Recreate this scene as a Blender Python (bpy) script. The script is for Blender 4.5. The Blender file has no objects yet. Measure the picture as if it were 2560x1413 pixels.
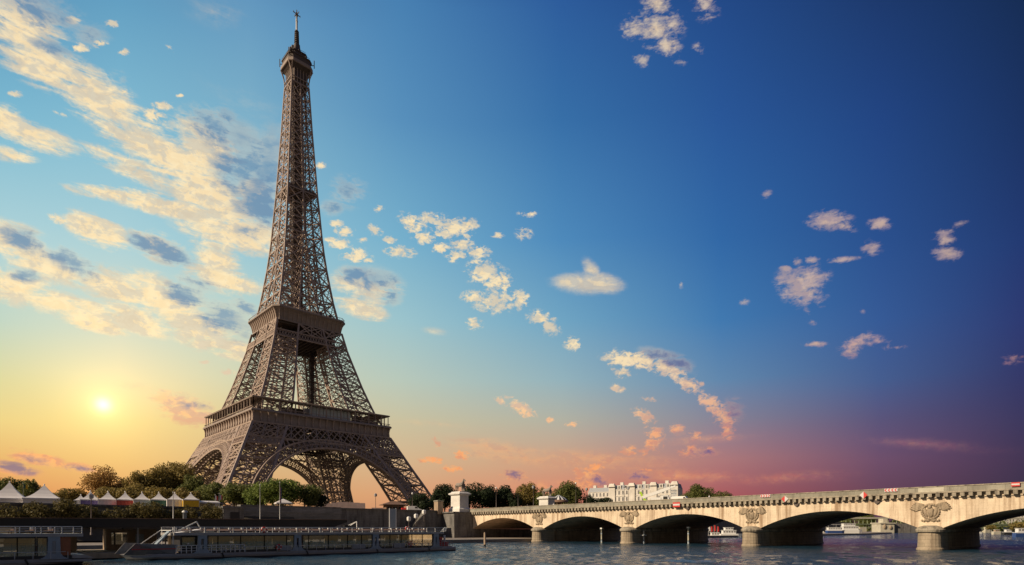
import bpy, math, random
from math import sin, cos, pi, radians, sqrt, atan, atan2, hypot
from mathutils import Vector, Matrix

S = bpy.context.scene
COL = S.collection

# ------------------------------------------------------------------ camera
CAM = Vector((-139.6, -314.3, -3.52)); YAW = 0.7582; FPX = 1457.15; HOR = 1323.8
FW = Vector((sin(YAW), cos(YAW), 0)); RT = Vector((cos(YAW), -sin(YAW), 0))
cd = bpy.data.cameras.new("camera"); co = bpy.data.objects.new("camera", cd); COL.objects.link(co)
co.location = CAM; co.rotation_euler = (pi/2, 0, -YAW)
cd.sensor_width = 36; cd.lens = 36*FPX/2560; cd.shift_y = 0.2411
cd.clip_start = 0.5; cd.clip_end = 20000
S.camera = co

# ------------------------------------------------------------------ sun and sky
SUN = Vector((-0.84, 0.24, 0.50)).normalized()
sl = bpy.data.lights.new("sun", 'SUN'); so = bpy.data.objects.new("sun", sl); COL.objects.link(so)
sl.energy = 5.0; sl.angle = radians(0.6); sl.color = (1.0, 0.80, 0.56)
so.rotation_euler = SUN.to_track_quat('Z', 'Y').to_euler()
S.view_settings.view_transform = 'Standard'; S.view_settings.look = 'None'
S.view_settings.exposure = 0; S.view_settings.gamma = 1
S.cycles.max_bounces = 6; S.cycles.transparent_max_bounces = 12
S.cycles.caustics_reflective = True; S.cycles.blur_glossy = 2.0; S.cycles.sample_clamp_indirect = 4.0; S.cycles.caustics_refractive = False

def lin(c):
    r = []
    for v in c[:3]:
        v = v/255.0
        r.append(v/12.92 if v <= 0.04045 else ((v+0.055)/1.055)**2.4)
    return (r[0], r[1], r[2], 1)

W = bpy.data.worlds.new("World"); S.world = W; W.use_nodes = True
WN = W.node_tree; WN.nodes.clear()
W.cycles.sampling_method = 'MANUAL'; W.cycles.sample_map_resolution = 512
def wn(t, **k):
    n = WN.nodes.new(t)
    for a, b in k.items(): setattr(n, a, b)
    return n
def wl(a, b): WN.links.new(a, b)
def wmath(op, a, b=None, c=None, clamp=False):
    n = wn('ShaderNodeMath', operation=op, use_clamp=clamp)
    for i, v in enumerate((a, b, c)):
        if v is None: continue
        if isinstance(v, (int, float)): n.inputs[i].default_value = v
        else: wl(v, n.inputs[i])
    return n.outputs[0]
def wmix(f, a, b):
    n = wn('ShaderNodeMix', data_type='RGBA')
    for s_, v in ((0, f), (6, a), (7, b)):
        if isinstance(v, (int, float)): n.inputs[s_].default_value = v
        elif isinstance(v, tuple): n.inputs[s_].default_value = v
        else: wl(v, n.inputs[s_])
    return n.outputs[2]
def wramp(f, stops, interp='LINEAR'):
    n = wn('ShaderNodeValToRGB'); cr = n.color_ramp; cr.interpolation = interp
    stops = sorted(stops)
    cr.elements[0].position = stops[0][0]; cr.elements[0].color = stops[0][1]
    cr.elements[1].position = stops[-1][0]; cr.elements[1].color = stops[-1][1]
    for p, c in stops[1:-1]:
        e = cr.elements.new(p); e.color = c
    wl(f, n.inputs[0]); return n.outputs[0]
def wmaprange(f, a, b, c, d, smooth=True):
    n = wn('ShaderNodeMapRange', interpolation_type='SMOOTHSTEP' if smooth else 'LINEAR')
    n.clamp = True
    wl(f, n.inputs[0])
    for i, v in enumerate((a, b, c, d)): n.inputs[i+1].default_value = v
    return n.outputs[0]

# direction on the sky as (azimuth from the axis of the view over the river, tangent of the height)
tc = wn('ShaderNodeTexCoord'); nrm = tc.outputs['Generated']
sep = wn('ShaderNodeSeparateXYZ'); wl(nrm, sep.inputs[0])
X, Y, Z = sep.outputs
az0 = wmath('ARCTAN2', X, Y)
az = wmath('WRAP', wmath('SUBTRACT', az0, YAW), pi, -pi)
hz = wmath('SQRT', wmath('ADD', wmath('MULTIPLY', X, X), wmath('MULTIPLY', Y, Y)))
el = wmath('DIVIDE', Z, wmath('MAXIMUM', hz, 0.02))
uv = wn('ShaderNodeCombineXYZ'); wl(az, uv.inputs[0]); wl(el, uv.inputs[1]); UV = uv.outputs[0]
def sky_at(x, y):
    a = atan((x-1280)/FPX); return a, (HOR-y)/FPX*cos(a)

# clear sky: colours per compass direction and height
ROWS = [0, 300, 600, 800, 950, 1050, 1150, 1240, 1320]
COLS = {
 0:    [(88,160,203), (122,194,222), (172,217,226), (190,217,202), (224,218,156), (242,212,128), (240,180,100), (232,142,78), (215,122,70)],
 300:  [(96,166,206), (128,195,222), (168,215,226), (208,224,208), (250,230,172), (250,216,132), (244,192,110), (236,158,90), (220,134,80)],
 620:  [(98,158,202), (124,184,213), (150,206,224), (188,218,210), (214,216,180), (226,204,146), (226,186,128), (224,166,104), (206,134,92)],
 1000: [(70,134,190), (86,150,200), (118,184,216), (158,204,214), (190,208,192), (210,200,162), (224,186,140), (232,164,114), (210,134,100)],
 1400: [(42,96,168), (52,116,180), (76,144,200), (112,172,206), (152,186,196), (186,184,166), (216,166,132), (228,136,104), (194,110,94)],
 1800: [(32,76,146), (38,90,164), (46,108,178), (62,126,188), (98,140,182), (140,134,154), (184,122,122), (180,88,92), (150,76,88)],
 2200: [(24,58,120), (28,70,144), (36,82,156), (48,92,164), (66,94,154), (92,82,128), (116,74,108), (106,58,84), (88,48,76)],
 2560: [(17,44,92), (21,50,108), (28,56,124), (40,54,122), (48,50,108), (58,48,96), (66,42,82), (54,36,72), (48,32,66)],
}
cols = []
for px, cc in COLS.items():
    a = atan((px-1280)/FPX)
    def soft(c_, y):
        g_ = .3*c_[0]+.55*c_[1]+.15*c_[2]; k = .08 if px < 1900 else .13
        return lin(tuple((v+(g_-v)*k)*.955 for v in c_))
    st = [(max(0.0, (HOR-y)/FPX*cos(a)), soft(c, y)) for y, c in zip(ROWS, cc)]
    top = cc[0]; st.append((1.0, lin((top[0]*.62, top[1]*.62, top[2]*.7))))
    cols.append((a, wramp(el, st)))
BACK = wramp(el, [(0, lin((150,128,104))), (.10, lin((128,110,96))), (.3, lin((88,86,90))), (1.0, lin((44,66,106)))])
c = cols[0][1]
for (a0, _), (a1, o) in zip(cols[:-1], cols[1:]):
    c = wmix(wmaprange(az, a0, a1, 0, 1, smooth=False), c, o)
c = wmix(wmaprange(az, 0.80, 1.5, 0, 1), c, BACK)
c = wmix(wmaprange(az, -1.7, -0.85, 1, 0), c, BACK)
SKYC = c

# clouds: each one an ellipse of its own on the sky, broken up by noise
def blob(x, y, rx, ry, ang=0.0):
    a, v = sky_at(x, y); ca = cos(a)
    J = Matrix(((ca*ca/FPX, 0), (-(HOR-y)/FPX*sin(a)*ca*ca/FPX, -ca/FPX)))
    t = radians(ang)
    R = Matrix(((cos(t), -sin(t)), (sin(t), cos(t))))
    M = J @ R @ Matrix(((rx, 0), (0, ry)))
    # singular value form of M
    A = M @ M.transposed()
    th = 0.5*atan2(2*A[0][1], A[0][0]-A[1][1])
    p, q = (A[0][0]+A[1][1])/2, sqrt(((A[0][0]-A[1][1])/2)**2 + A[0][1]**2)
    s0, s1 = sqrt(max(p+q, 1e-12)), sqrt(max(p-q, 1e-12))
    m = wn('ShaderNodeMapping', vector_type='TEXTURE')
    m.inputs[1].default_value = (a, v, 0); m.inputs[2].default_value = (0, 0, th); m.inputs[3].default_value = (s0, s1, 1)
    wl(UV, m.inputs[0])
    g = wn('ShaderNodeTexGradient', gradient_type='SPHERICAL'); wl(m.outputs[0], g.inputs[0])
    return g.outputs['Fac']
def blobs(L):
    o = None
    for b in L:
        k = blob(*b[:5] if len(b) > 4 else b[:4])
        if len(b) > 5: k = wmath('MULTIPLY', k, b[5])
        o = k if o is None else wmath('MAXIMUM', o, k)
    return o
def noise(scale, detail, rough, sx=1.0, sy=1.0, rot=0.0, dist=0.0, off=0.0, sh=None):
    src = UV
    if sh:
        va = wn('ShaderNodeVectorMath', operation='ADD'); wl(UV, va.inputs[0]); va.inputs[1].default_value = (sh[0], sh[1], 0); src = va.outputs[0]
    m = wn('ShaderNodeMapping'); wl(src, m.inputs[0])
    m.inputs[1].default_value = (off, off*.7, 0); m.inputs[2].default_value = (0, 0, rot); m.inputs[3].default_value = (sx, sy, 1)
    n = wn('ShaderNodeTexNoise', noise_dimensions='2D')
    n.inputs['Scale'].default_value = scale; n.inputs['Detail'].default_value = detail
    n.inputs['Roughness'].default_value = rough; n.inputs['Distortion'].default_value = dist
    wl(m.outputs[0], n.inputs['Vector']); return n.outputs[0]

# long bands on the left (x, y, half length, half height, tilt clockwise as seen, strength)
BANDS = [(60,60,150,110,30), (110,160,190,75,30), (250,250,210,80,38), (380,370,240,85,38), (520,480,240,95,40),
 (530,370,150,95,40), (600,560,190,70,28), (640,480,100,100,40), (60,330,190,50,20,.8), (10,300,90,50,20), (30,385,90,28,10,.8), (330,420,170,40,25,.75), (300,485,180,26,6,.95),
 (430,520,200,36,12), (560,590,160,40,16), (620,610,110,36,20), (250,580,120,50,25), (400,620,110,45,25), (540,640,90,60,35), (560,700,150,45,18),
 (40,600,130,55,20), (120,660,180,55,22), (40,720,140,60,15), (150,760,190,45,15), (230,810,120,28,15), (290,720,160,60,22), (420,760,200,75,25), (520,830,170,65,22),
 (590,870,80,40,12), (350,800,120,45,20),
 (920,715,110,60,10), (900,770,90,34,18), (470,1025,100,50,12), (420,1000,70,30,15,.8), (90,1145,100,24,12,.9), (30,1175,90,22,8,.9), (200,1170,80,18,5,.7)]
PUFFS = [(948,522,20,14), (935,575,34,20,25), (860,580,40,22,0), (850,610,44,24), (890,640,60,30,0,.9), (975,600,26,16), (1000,630,60,24,5), (1030,560,60,34,30), (1075,545,40,24), (1060,595,44,24),
 (1110,585,34,20), (1130,570,80,44,15), (1170,560,50,24), (1150,610,54,26), (1190,630,60,26), (1100,620,44,20), (1140,640,40,24), (1210,680,70,50), (1245,705,60,50), (1240,755,90,44), (1190,745,60,30), (1300,750,34,40),
 (1350,795,50,30,10), (1375,815,44,36,35), (1430,860,34,28,20), (1245,588,26,12), (1185,810,34,24), (1310,585,34,30,0,.7), (1320,535,40,16,0,.6),
 (1560,900,90,34,8), (1600,900,110,40,10), (1660,915,110,40,22), (1720,960,60,30,30), (1540,970,34,16,15), (1555,930,50,24,0,.8), (1300,1020,70,26,30), (1250,1000,30,14,30), (1375,1050,16,12), (1430,1060,34,12,0,.8),
 (1610,1040,50,24,30), (1640,1085,44,30,20), (1690,1072,34,20,0), (1635,1110,40,34,0), (1570,1125,38,20,0), (1610,1130,20,18,0,.7), (1780,1010,60,34,30), (1810,1045,54,40,40), (1820,1080,26,34,20), (1735,1090,40,20,10,.8), (1740,1130,70,26,0), (1770,1000,20,14), (1755,960,18,10), (1620,1000,40,14,0,.6),
 (1080,1152,50,14,3), (1155,1138,36,18,15), (1130,1172,44,14,8), (1090,1105,22,16,50,.8), (1285,1190,50,22,0), (1470,1190,70,34,15), (1490,1170,34,20,0), (1600,1185,60,22,0,.9), (1450,1212,70,24,10,.8),
 (840,560,30,16), (905,600,20,12), (920,650,26,12), (830,600,30,14), (1420,700,30,20,0,0), (570,930,34,16,0,.8), (200,120,40,20), (280,60,30,16), (250,110,30,16), (310,130,26,14), (180,50,34,18), (120,70,40,24), (425,120,30,10,30,.7), (405,265,44,20), (450,240,16,8), (310,230,26,14), (40,235,30,14), (155,285,36,10,20,.7), (150,550,50,20,15), (510,905,24,8), (385,290,60,24,15), (800,415,30,14)]
FAR = [(2070,550,80,34,0), (2110,565,50,20,20,.8), (2200,560,40,24,0), (2360,595,44,34,0), (2365,632,50,28,0), (2005,720,90,66,20), (2020,690,70,50,0,.9), (1995,655,22,18), (2030,650,30,14), (1965,672,24,12), (2110,650,60,12,-5,.8), (2180,620,34,30,0,.7), (2040,860,44,16), (2140,860,70,30,-20), (2125,880,40,24,-10), (2190,850,50,20,10,.6), (2230,868,70,12,0,.5), (1915,485,22,14,-30,.6), (2155,777,14,12,0,.7), (1702,713,14,12,0,.8), (2400,560,40,14,-20,.5), (2530,895,50,24,0,.6), (2020,775,30,16,0,.6), (2030,805,24,12,0,.5),
 (1640,75,80,75,40,.72), (1665,115,60,40,40,.9), (1590,70,60,50,0,.7), (1640,10,50,50,10,.85), (1680,60,50,60,0,.6), (1765,15,50,50,40,.75), (1605,150,34,24,30,.7), (1700,155,24,16,0,.7), (1745,125,24,24,0,.6), (1860,755,20,16,0,.5)]
SOFT = [(1435,706,74,30,2), (1495,706,86,36,10), (1478,672,26,44,-35,.95), (1460,712,110,34,4,.8), (1085,828,50,16,10,.45), (540,30,120,60,15,.3), (350,970,140,24,8,.3), (1500,1150,300,40,3,.5), (1700,1190,260,30,2,.5), (1250,1130,220,44,10,.55), (1380,1215,200,24,0,.5), (1100,1060,200,20,4,.3), (1950,1195,300,30,-3,.36), (2300,1110,320,26,4,.27), (1750,1100,220,22,-4,.36), (620,260,200,60,25,.22)]
SHADE = [(540,325,120,60,40), (615,420,110,120,40), (665,480,90,170,25), (640,400,90,60,40,.8), (560,290,60,40,30,.7), (410,620,100,40,25), (360,610,60,36,20), (440,640,80,34,10), (190,660,110,40,30), (60,600,90,40,20), (60,690,60,24,0), (560,800,110,60,25), (470,740,90,40,20), (500,710,90,26,15,.8), (140,640,60,26,10), (610,770,60,30,30,.9),
 (940,705,90,44,10), (890,690,60,30,0,.9), (980,740,40,34,0), (510,1015,60,26,10), (470,1015,40,18,10,.7), (1660,895,90,28,14,.9), (1700,910,60,24,25,.7), (1290,1188,40,22,10), (1500,1203,54,22,20), (1600,1190,60,20,0), (1760,1130,60,16,5,.9), (1830,1030,44,50,45,.7), (1700,1078,40,20,0,.5), (30,1170,100,24,10), (90,1150,60,14,14,.7), (200,1172,60,14,4,.9), (100,30,160,70,20,.8), (130,120,90,40,20,.6), (220,90,80,50,0,.5), (300,200,60,30,40,.5), (870,480,70,60,0,.6), (830,520,40,30,0,.7), (640,70,0.1,0.1,0,0)]
PUFFS = [(b[0], b[1], b[2]*.88, b[3]*.88)+tuple(b[4:]) for b in PUFFS]
mB, mP, mF, mS, mD = (blobs(L) for L in (BANDS, PUFFS, FAR, SOFT, SHADE))
nBig = noise(15, 7, .60, 1, 1.6, .5, .5)
nBig2 = noise(15, 4, .60, 1, 1.6, .5, .5, 0, (.016, .020))
nCell = noise(62, 5, .62, 1, 1.45, .4, .35, 3.1)
nCell2 = noise(62, 3, .62, 1, 1.45, .4, .35, 3.1, (.0055, .007))
nFine = noise(105, 6, .66, 1, 1.4, .2, .4, 7.7)
nStr = noise(22, 7, .62, .4, 2.6, .32, .6, 5.3)
def cen(n, k): return wmath('MULTIPLY', wmath('SUBTRACT', n, .5), k)
# long bands: small cells at the sunlit upper end, combed streaks lower down
vB = wmath('ADD', wmath('MULTIPLY', mB, 1.32), wmath('ADD', wmath('ADD', cen(nBig, 1.1), cen(nCell, 1.05)), wmath('ADD', cen(nStr, 1.75), cen(nFine, .45))))
dB = wmath('MULTIPLY', wmath('MULTIPLY', wmaprange(vB, .02, .92, 0, 1), wmaprange(mB, 0.0, .32, 0, 1)), .97)
vP = wmath('ADD', mP, wmath('ADD', cen(nFine, 1.4), cen(nCell, 1.9)))
dP = wmath('MULTIPLY', wmaprange(vP, .14, .88, 0, .96), wmaprange(mP, 0.0, .3, 0, 1))
vF = wmath('ADD', mF, wmath('ADD', wmath('ADD', cen(nFine, .8), cen(nCell, 1.0)), wmath('ADD', cen(nStr, .9), cen(nBig, 1.0))))
dF = wmath('MULTIPLY', wmaprange(vF, .18, 1.0, 0, .82), wmaprange(mF, 0.0, .3, 0, 1))
vS = wmath('ADD', mS, wmath('ADD', cen(nStr, .45), wmath('ADD', cen(nBig, .7), cen(nFine, .25))))
dS = wmath('MULTIPLY', wmaprange(vS, .0, .85, 0, .8), wmaprange(mS, 0.0, .35, 0, 1))
D = wmath('MAXIMUM', wmath('MAXIMUM', dB, dP), wmath('MAXIMUM', dF, dS))
vD = wmath('ADD', wmath('MULTIPLY', mD, 1.1), wmath('ADD', wmath('ADD', cen(nBig, 1.5), cen(nStr, 1.3)), wmath('ADD', cen(nCell, 1.0), cen(nFine, .5))))
shd = wmath('MULTIPLY', wmaprange(vD, .0, 1.0, 0, .95), wmaprange(mD, 0.0, .45, 0, 1))
# relief: the side of each lump turned from the low sun is greyer
rel = wmath('ADD', wmath('MULTIPLY', wmath('SUBTRACT', nBig2, nBig), 2.6), wmath('MULTIPLY', wmath('SUBTRACT', nCell2, nCell), 1.5))
relf = wmaprange(rel, -.36, .22, .5, 0)
hi = wmix(wmaprange(el, .10, .30, 0, 1), lin((252,164,100)), lin((255,231,184)))
hi_r = wmix(wmaprange(el, .08, .36, 0, 1), lin((224,122,98)), lin((208,180,166)))
hi_r = wmix(wmaprange(el, .5, .75, 0, 1), hi_r, lin((176,160,174)))
hi = wmix(wmaprange(az, .12, .52, 0, 1), hi, hi_r)
hi = wmix(wmaprange(el, .62, .80, 0, .25), hi, lin((240,214,180)))
lo = wmix(wmaprange(el, .08, .30, 0, 1), lin((118,98,130)), lin((100,140,174)))
lo = wmix(wmaprange(az, 0.0, .4, 0, 1), lo, lin((96,88,136)))
hi = wmix(wmaprange(nCell, .40, .62, .55, 0), hi, wmix(.5, hi, lin((236,196,140))))
cl = wmix(relf, hi, wmix(.66, hi, lo))
# broad soft undersides turned from the sun
HEAVY = [(655,450,95,210,22), (600,350,110,70,35,.9), (570,800,130,62,22), (610,840,80,40,20,.8), (935,700,95,52,12), (420,625,110,40,25,.8), (150,650,120,40,28,.8), (60,590,90,40,20,.8), (60,690,70,26,0,.7), (505,1018,64,26,12,.8), (500,710,90,34,20,.7)]
mH = blobs(HEAVY)
hv = wmath('MULTIPLY', wmaprange(wmath('ADD', mH, wmath('ADD', cen(nStr, .7), wmath('ADD', cen(nBig, .9), cen(nCell, .35)))), .05, .95, 0, .9), wmaprange(mH, 0.0, .5, 0, 1))
shd = wmath('MAXIMUM', shd, hv)
cl = wmix(shd, cl, lo)
cov = wmath('MAXIMUM', D, wmath('MULTIPLY', shd, .84))
cov = wmath('MULTIPLY', cov, wmaprange(az, 1.0, 1.5, .96, 0))
SKY2 = wmix(cov, SKYC, cl)
# low sun: disc and aureole
sa, sv = sky_at(258, 1012)
sd = (sin(YAW+sa)/sqrt(1+sv*sv), cos(YAW+sa)/sqrt(1+sv*sv), sv/sqrt(1+sv*sv))
dt = wn('ShaderNodeVectorMath', operation='DOT_PRODUCT'); wl(nrm, dt.inputs[0]); dt.inputs[1].default_value = sd
ang = wmath('ARCCOSINE', wmath('MINIMUM', dt.outputs['Value'], 1.0))
g1 = wmath('EXPONENT', wmath('MULTIPLY', wmath('POWER', wmath('DIVIDE', ang, .0090), 2), -1))
g2 = wmath('EXPONENT', wmath('DIVIDE', ang, -.021))
g3 = wmath('EXPONENT', wmath('DIVIDE', ang, -.13))
def scale(col, f):
    n = wn('ShaderNodeMix', data_type='RGBA', blend_type='MULTIPLY'); n.inputs[0].default_value = 1
    n.inputs[6].default_value = col; wl(f, n.inputs[7]); return n.outputs[2]
def addc(a, b):
    n = wn('ShaderNodeMix', data_type='RGBA', blend_type='ADD'); n.inputs[0].default_value = 1
    wl(a, n.inputs[6]); wl(b, n.inputs[7]); return n.outputs[2]
SKY3 = addc(addc(addc(SKY2, scale((.9, .8, .5, 1), g1)), scale((.5, .43, .18, 1), g2)), scale((.24, .17, .05, 1), g3))
bg = wn('ShaderNodeBackground'); wl(SKY3, bg.inputs[0]); bg.inputs[1].default_value = 1.0
nish = wn('ShaderNodeTexSky', sky_type='NISHITA'); nish.sun_disc = False
nish.sun_elevation = math.asin(SUN.z); nish.sun_rotation = atan2(SUN.x, SUN.y)
bg2 = wn('ShaderNodeBackground'); wl(nish.outputs[0], bg2.inputs[0]); bg2.inputs[1].default_value = 0.002
ads = wn('ShaderNodeAddShader'); wl(bg.outputs[0], ads.inputs[0]); wl(bg2.outputs[0], ads.inputs[1])
wo = wn('ShaderNodeOutputWorld'); wl(ads.outputs[0], wo.inputs[0])

# ------------------------------------------------------------------ materials
MATS = {}
def new_mat(name):
    m = bpy.data.materials.new(name); m.use_nodes = True
    nt = m.node_tree; b = nt.nodes['Principled BSDF']
    MATS[name] = m
    return m, nt, b
def tex_noise(nt, scale, detail=4, rough=.6, stretch=None, src='Object'):
    t = nt.nodes.new('ShaderNodeTexCoord'); o = t.outputs[src]
    if stretch:
        mp = nt.nodes.new('ShaderNodeMapping'); mp.inputs[3].default_value = stretch
        nt.links.new(o, mp.inputs[0]); o = mp.outputs[0]
    n = nt.nodes.new('ShaderNodeTexNoise'); n.inputs['Scale'].default_value = scale
    n.inputs['Detail'].default_value = detail; n.inputs['Roughness'].default_value = rough
    nt.links.new(o, n.inputs['Vector']); return n.outputs[0]
def ramp(nt, f, stops):
    n = nt.nodes.new('ShaderNodeValToRGB'); cr = n.color_ramp
    cr.elements[0].position, cr.elements[0].color = stops[0]
    cr.elements[1].position, cr.elements[1].color = stops[-1]
    for p, c in stops[1:-1]:
        e = cr.elements.new(p); e.color = c
    nt.links.new(f, n.inputs[0]); return n.outputs[0]
def mixc(nt, f, a, b, mode='MIX'):
    n = nt.nodes.new('ShaderNodeMix'); n.data_type = 'RGBA'; n.blend_type = mode
    for i, v in ((0, f), (6, a), (7, b)):
        if isinstance(v, (int, float, tuple)): n.inputs[i].default_value = v
        else: nt.links.new(v, n.inputs[i])
    return n.outputs[2]
def bump(nt, b, h, strength=.3, dist=.1):
    n = nt.nodes.new('ShaderNodeBump'); n.inputs['Strength'].default_value = strength; n.inputs['Distance'].default_value = dist
    nt.links.new(h, n.inputs['Height']); nt.links.new(n.outputs[0], b.inputs['Normal'])
def c4(r, g, b): return (r, g, b, 1)
def plain(name, col, rough=.6, var=.18, scale=3.0, metal=0.0, stretch=None, bmp=0.0):
    """painted or cast surface with uneven tone"""
    m, nt, b = new_mat(name)
    f = tex_noise(nt, scale, 5, .65, stretch)
    a = tuple(v*(1-var) for v in col)+(1,); d = tuple(min(1, v*(1+var)) for v in col)+(1,)
    nt.links.new(ramp(nt, f, [(.3, a), (.7, d)]), b.inputs['Base Color'])
    b.inputs['Roughness'].default_value = rough; b.inputs['Metallic'].default_value = metal
    if bmp: bump(nt, b, f, bmp)
    return m
def stone(name, col, dirt, streak=(1.2, 1.2, .12), dirt_amt=.5, block=None, rough=.85, joints=.8):
    """limestone with rain streaks, blotches and faint courses"""
    m, nt, b = new_mat(name)
    f1 = tex_noise(nt, .8, 6, .65, streak); f2 = tex_noise(nt, .35, 5, .6); f3 = tex_noise(nt, 6, 4, .7)
    base = ramp(nt, f2, [(.3, tuple(v*.8 for v in col)+(1,)), (.7, tuple(min(1, v*1.12) for v in col)+(1,))])
    st = ramp(nt, f1, [(.47, (0, 0, 0, 1)), (.68, (1, 1, 1, 1))])
    sm = nt.nodes.new('ShaderNodeMath'); sm.operation = 'MULTIPLY'; nt.links.new(st, sm.inputs[0]); sm.inputs[1].default_value = dirt_amt
    o = mixc(nt, sm.outputs[0], base, tuple(dirt)+(1,))
    gr = ramp(nt, f3, [(.25, (.82, .82, .82, 1)), (.75, (1.1, 1.1, 1.1, 1))])
    o = mixc(nt, 1.0, o, gr, 'MULTIPLY')
    if block:
        t = nt.nodes.new('ShaderNodeTexCoord'); sp = nt.nodes.new('ShaderNodeSeparateXYZ'); nt.links.new(t.outputs['Object'], sp.inputs[0])
        ad = nt.nodes.new('ShaderNodeMath'); ad.operation = 'ADD'; nt.links.new(sp.outputs[0], ad.inputs[0]); nt.links.new(sp.outputs[1], ad.inputs[1])
        cb = nt.nodes.new('ShaderNodeCombineXYZ'); nt.links.new(ad.outputs[0], cb.inputs[0]); nt.links.new(sp.outputs[2], cb.inputs[1])
        br = nt.nodes.new('ShaderNodeTexBrick'); nt.links.new(cb.outputs[0], br.inputs['Vector'])
        br.inputs['Scale'].default_value = 1; br.inputs['Brick Width'].default_value = block[0]; br.inputs['Row Height'].default_value = block[1]
        br.inputs['Mortar Size'].default_value = .03; br.inputs['Color1'].default_value = (1, 1, 1, 1); br.inputs['Color2'].default_value = (.78, .78, .78, 1); br.inputs['Mortar'].default_value = (.5, .5, .5, 1)
        o = mixc(nt, joints, o, br.outputs[0], 'MULTIPLY')
    nt.links.new(o, b.inputs['Base Color']); b.inputs['Roughness'].default_value = rough
    bump(nt, b, f3, .25, .05)
    return m
def leafy(name, a, d, scale=.35, hue=None):
    m, nt, b = new_mat(name)
    f = tex_noise(nt, scale, 3, .6)
    g = nt.nodes.new('ShaderNodeNewGeometry')
    ad = nt.nodes.new('ShaderNodeMath'); ad.operation = 'MULTIPLY_ADD'; ad.inputs[1].default_value = .45; nt.links.new(g.outputs['Random Per Island'], ad.inputs[0])
    ms = nt.nodes.new('ShaderNodeMath'); ms.operation = 'MULTIPLY'; ms.inputs[1].default_value = .75; nt.links.new(f, ms.inputs[0])
    nt.links.new(ms.outputs[0], ad.inputs[2])
    col = ramp(nt, ad.outputs[0], [(.2, tuple(a)+(1,)), (.85, tuple(d)+(1,))])
    nt.links.new(col, b.inputs['Base Color']); b.inputs['Roughness'].default_value = .6
    b.inputs['Specular IOR Level'].default_value = .25
    tr = nt.nodes.new('ShaderNodeBsdfTranslucent'); nt.links.new(col, tr.inputs[0])
    mx = nt.nodes.new('ShaderNodeMixShader'); mx.inputs[0].default_value = .35
    nt.links.new(b.outputs[0], mx.inputs[1]); nt.links.new(tr.outputs[0], mx.inputs[2])
    nt.links.new(mx.outputs[0], nt.nodes['Material Output'].inputs[0])
    return m
def glass(name, tint=(.8, .85, .85), clear=.55, rough=.03, coat=(.72, .66, .54, 1)):
    """window glass: lets part of the light straight through and mirrors the rest"""
    m, nt, b = new_mat(name)
    b.inputs['Base Color'].default_value = coat; b.inputs['Metallic'].default_value = 1; b.inputs['Roughness'].default_value = rough
    t = nt.nodes.new('ShaderNodeBsdfTransparent'); t.inputs[0].default_value = tuple(tint)+(1,)
    mx = nt.nodes.new('ShaderNodeMixShader'); mx.inputs[0].default_value = clear
    nt.links.new(b.outputs[0], mx.inputs[1]); nt.links.new(t.outputs[0], mx.inputs[2])
    nt.links.new(mx.outputs[0], nt.nodes['Material Output'].inputs[0])
    return m

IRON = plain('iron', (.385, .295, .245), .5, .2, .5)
IRON_D = plain('iron_dark', (.09, .068, .058), .6, .2, .6)  # darkened copy of the iron; holds interior shade, also plain dark fittings
IRON_P = plain('iron_panel', (.31, .248, .215), .6, .15, .25)
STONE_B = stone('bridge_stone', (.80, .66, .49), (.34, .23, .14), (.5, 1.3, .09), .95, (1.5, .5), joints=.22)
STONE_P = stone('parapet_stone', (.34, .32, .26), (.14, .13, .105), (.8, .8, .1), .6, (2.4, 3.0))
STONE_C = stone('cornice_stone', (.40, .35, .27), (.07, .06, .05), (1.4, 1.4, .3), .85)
STONE_PALE = stone('pale_stone', (.55, .52, .42), (.40, .37, .30), (1, 1, .2), .3)
STONE_PIER = stone('pier_stone', (.44, .36, .26), (.18, .13, .09), (1.2, 1.2, .25), .6, (1.6, .62))
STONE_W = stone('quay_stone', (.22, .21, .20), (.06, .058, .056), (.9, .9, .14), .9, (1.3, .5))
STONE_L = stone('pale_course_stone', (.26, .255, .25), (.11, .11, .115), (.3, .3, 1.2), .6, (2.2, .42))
STONE_Q = stone('quay_floor', (.30, .26, .22), (.16, .14, .12), (1, 1, 1), .5)
STONE_WHT = stone('white_stone', (.76, .74, .70), (.42, .40, .37), (1.5, 1.5, .15), .35)
STATUE = stone('statue_stone', (.32, .27, .23), (.10, .09, .08), (2, 2, .5), .6)
RELIEF = stone('relief_stone', (.42, .335, .235), (.10, .08, .06), (3, 3, 1), .75)
FACADE = stone('facade_stone', (.74, .70, .64), (.5, .45, .37), (.6, .6, .1), .3)
ROOFZ = plain('zinc_roof', (.28, .30, .33), .5)
WINDK = plain('window_dark', (.20, .19, .185), .25, .4, .4)
WHITE = plain('white_paint', (.78, .78, .76), .45, .05)
CANVAS = plain('white_canvas', (.74, .72, .72), .7, .05, .7)
CANV_B = plain('blue_canvas', (.17, .13, .33), .7, .08)
CANV_R = plain('red_canvas', (.42, .07, .05), .7, .08)
CANV_G = plain('green_canvas', (.05, .13, .09), .7, .08)
CANV_Y = plain('yellow_canvas', (.75, .47, .02), .7, .08)
PINKB = plain('pink_board', (.80, .60, .52), .8, .15, .6)
BROWN = plain('brown_board', (.20, .12, .08), .7, .2)
BLACK = plain('black_paint', (.012, .012, .014), .5, .3, .4)
DARK = plain('dark_interior', (.02, .018, .018), .6, .3)
GREYM = plain('grey_metal', (.30, .31, .33), .4, .12)
POLE = plain('pole_metal', (.55, .56, .56), .4, .1)
LAMPM = plain('lamp_metal', (.16, .13, .12), .5, .15)
HULL = plain('hull_grey', (.40, .385, .375), .4, .12, .6)
HULLD = plain('hull_dark', (.03, .03, .035), .4, .3)
HULLB = plain('hull_blue', (.03, .07, .22), .4, .2)
BLUEP = plain('blue_panel', (.30, .36, .42), .4, .12)
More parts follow.
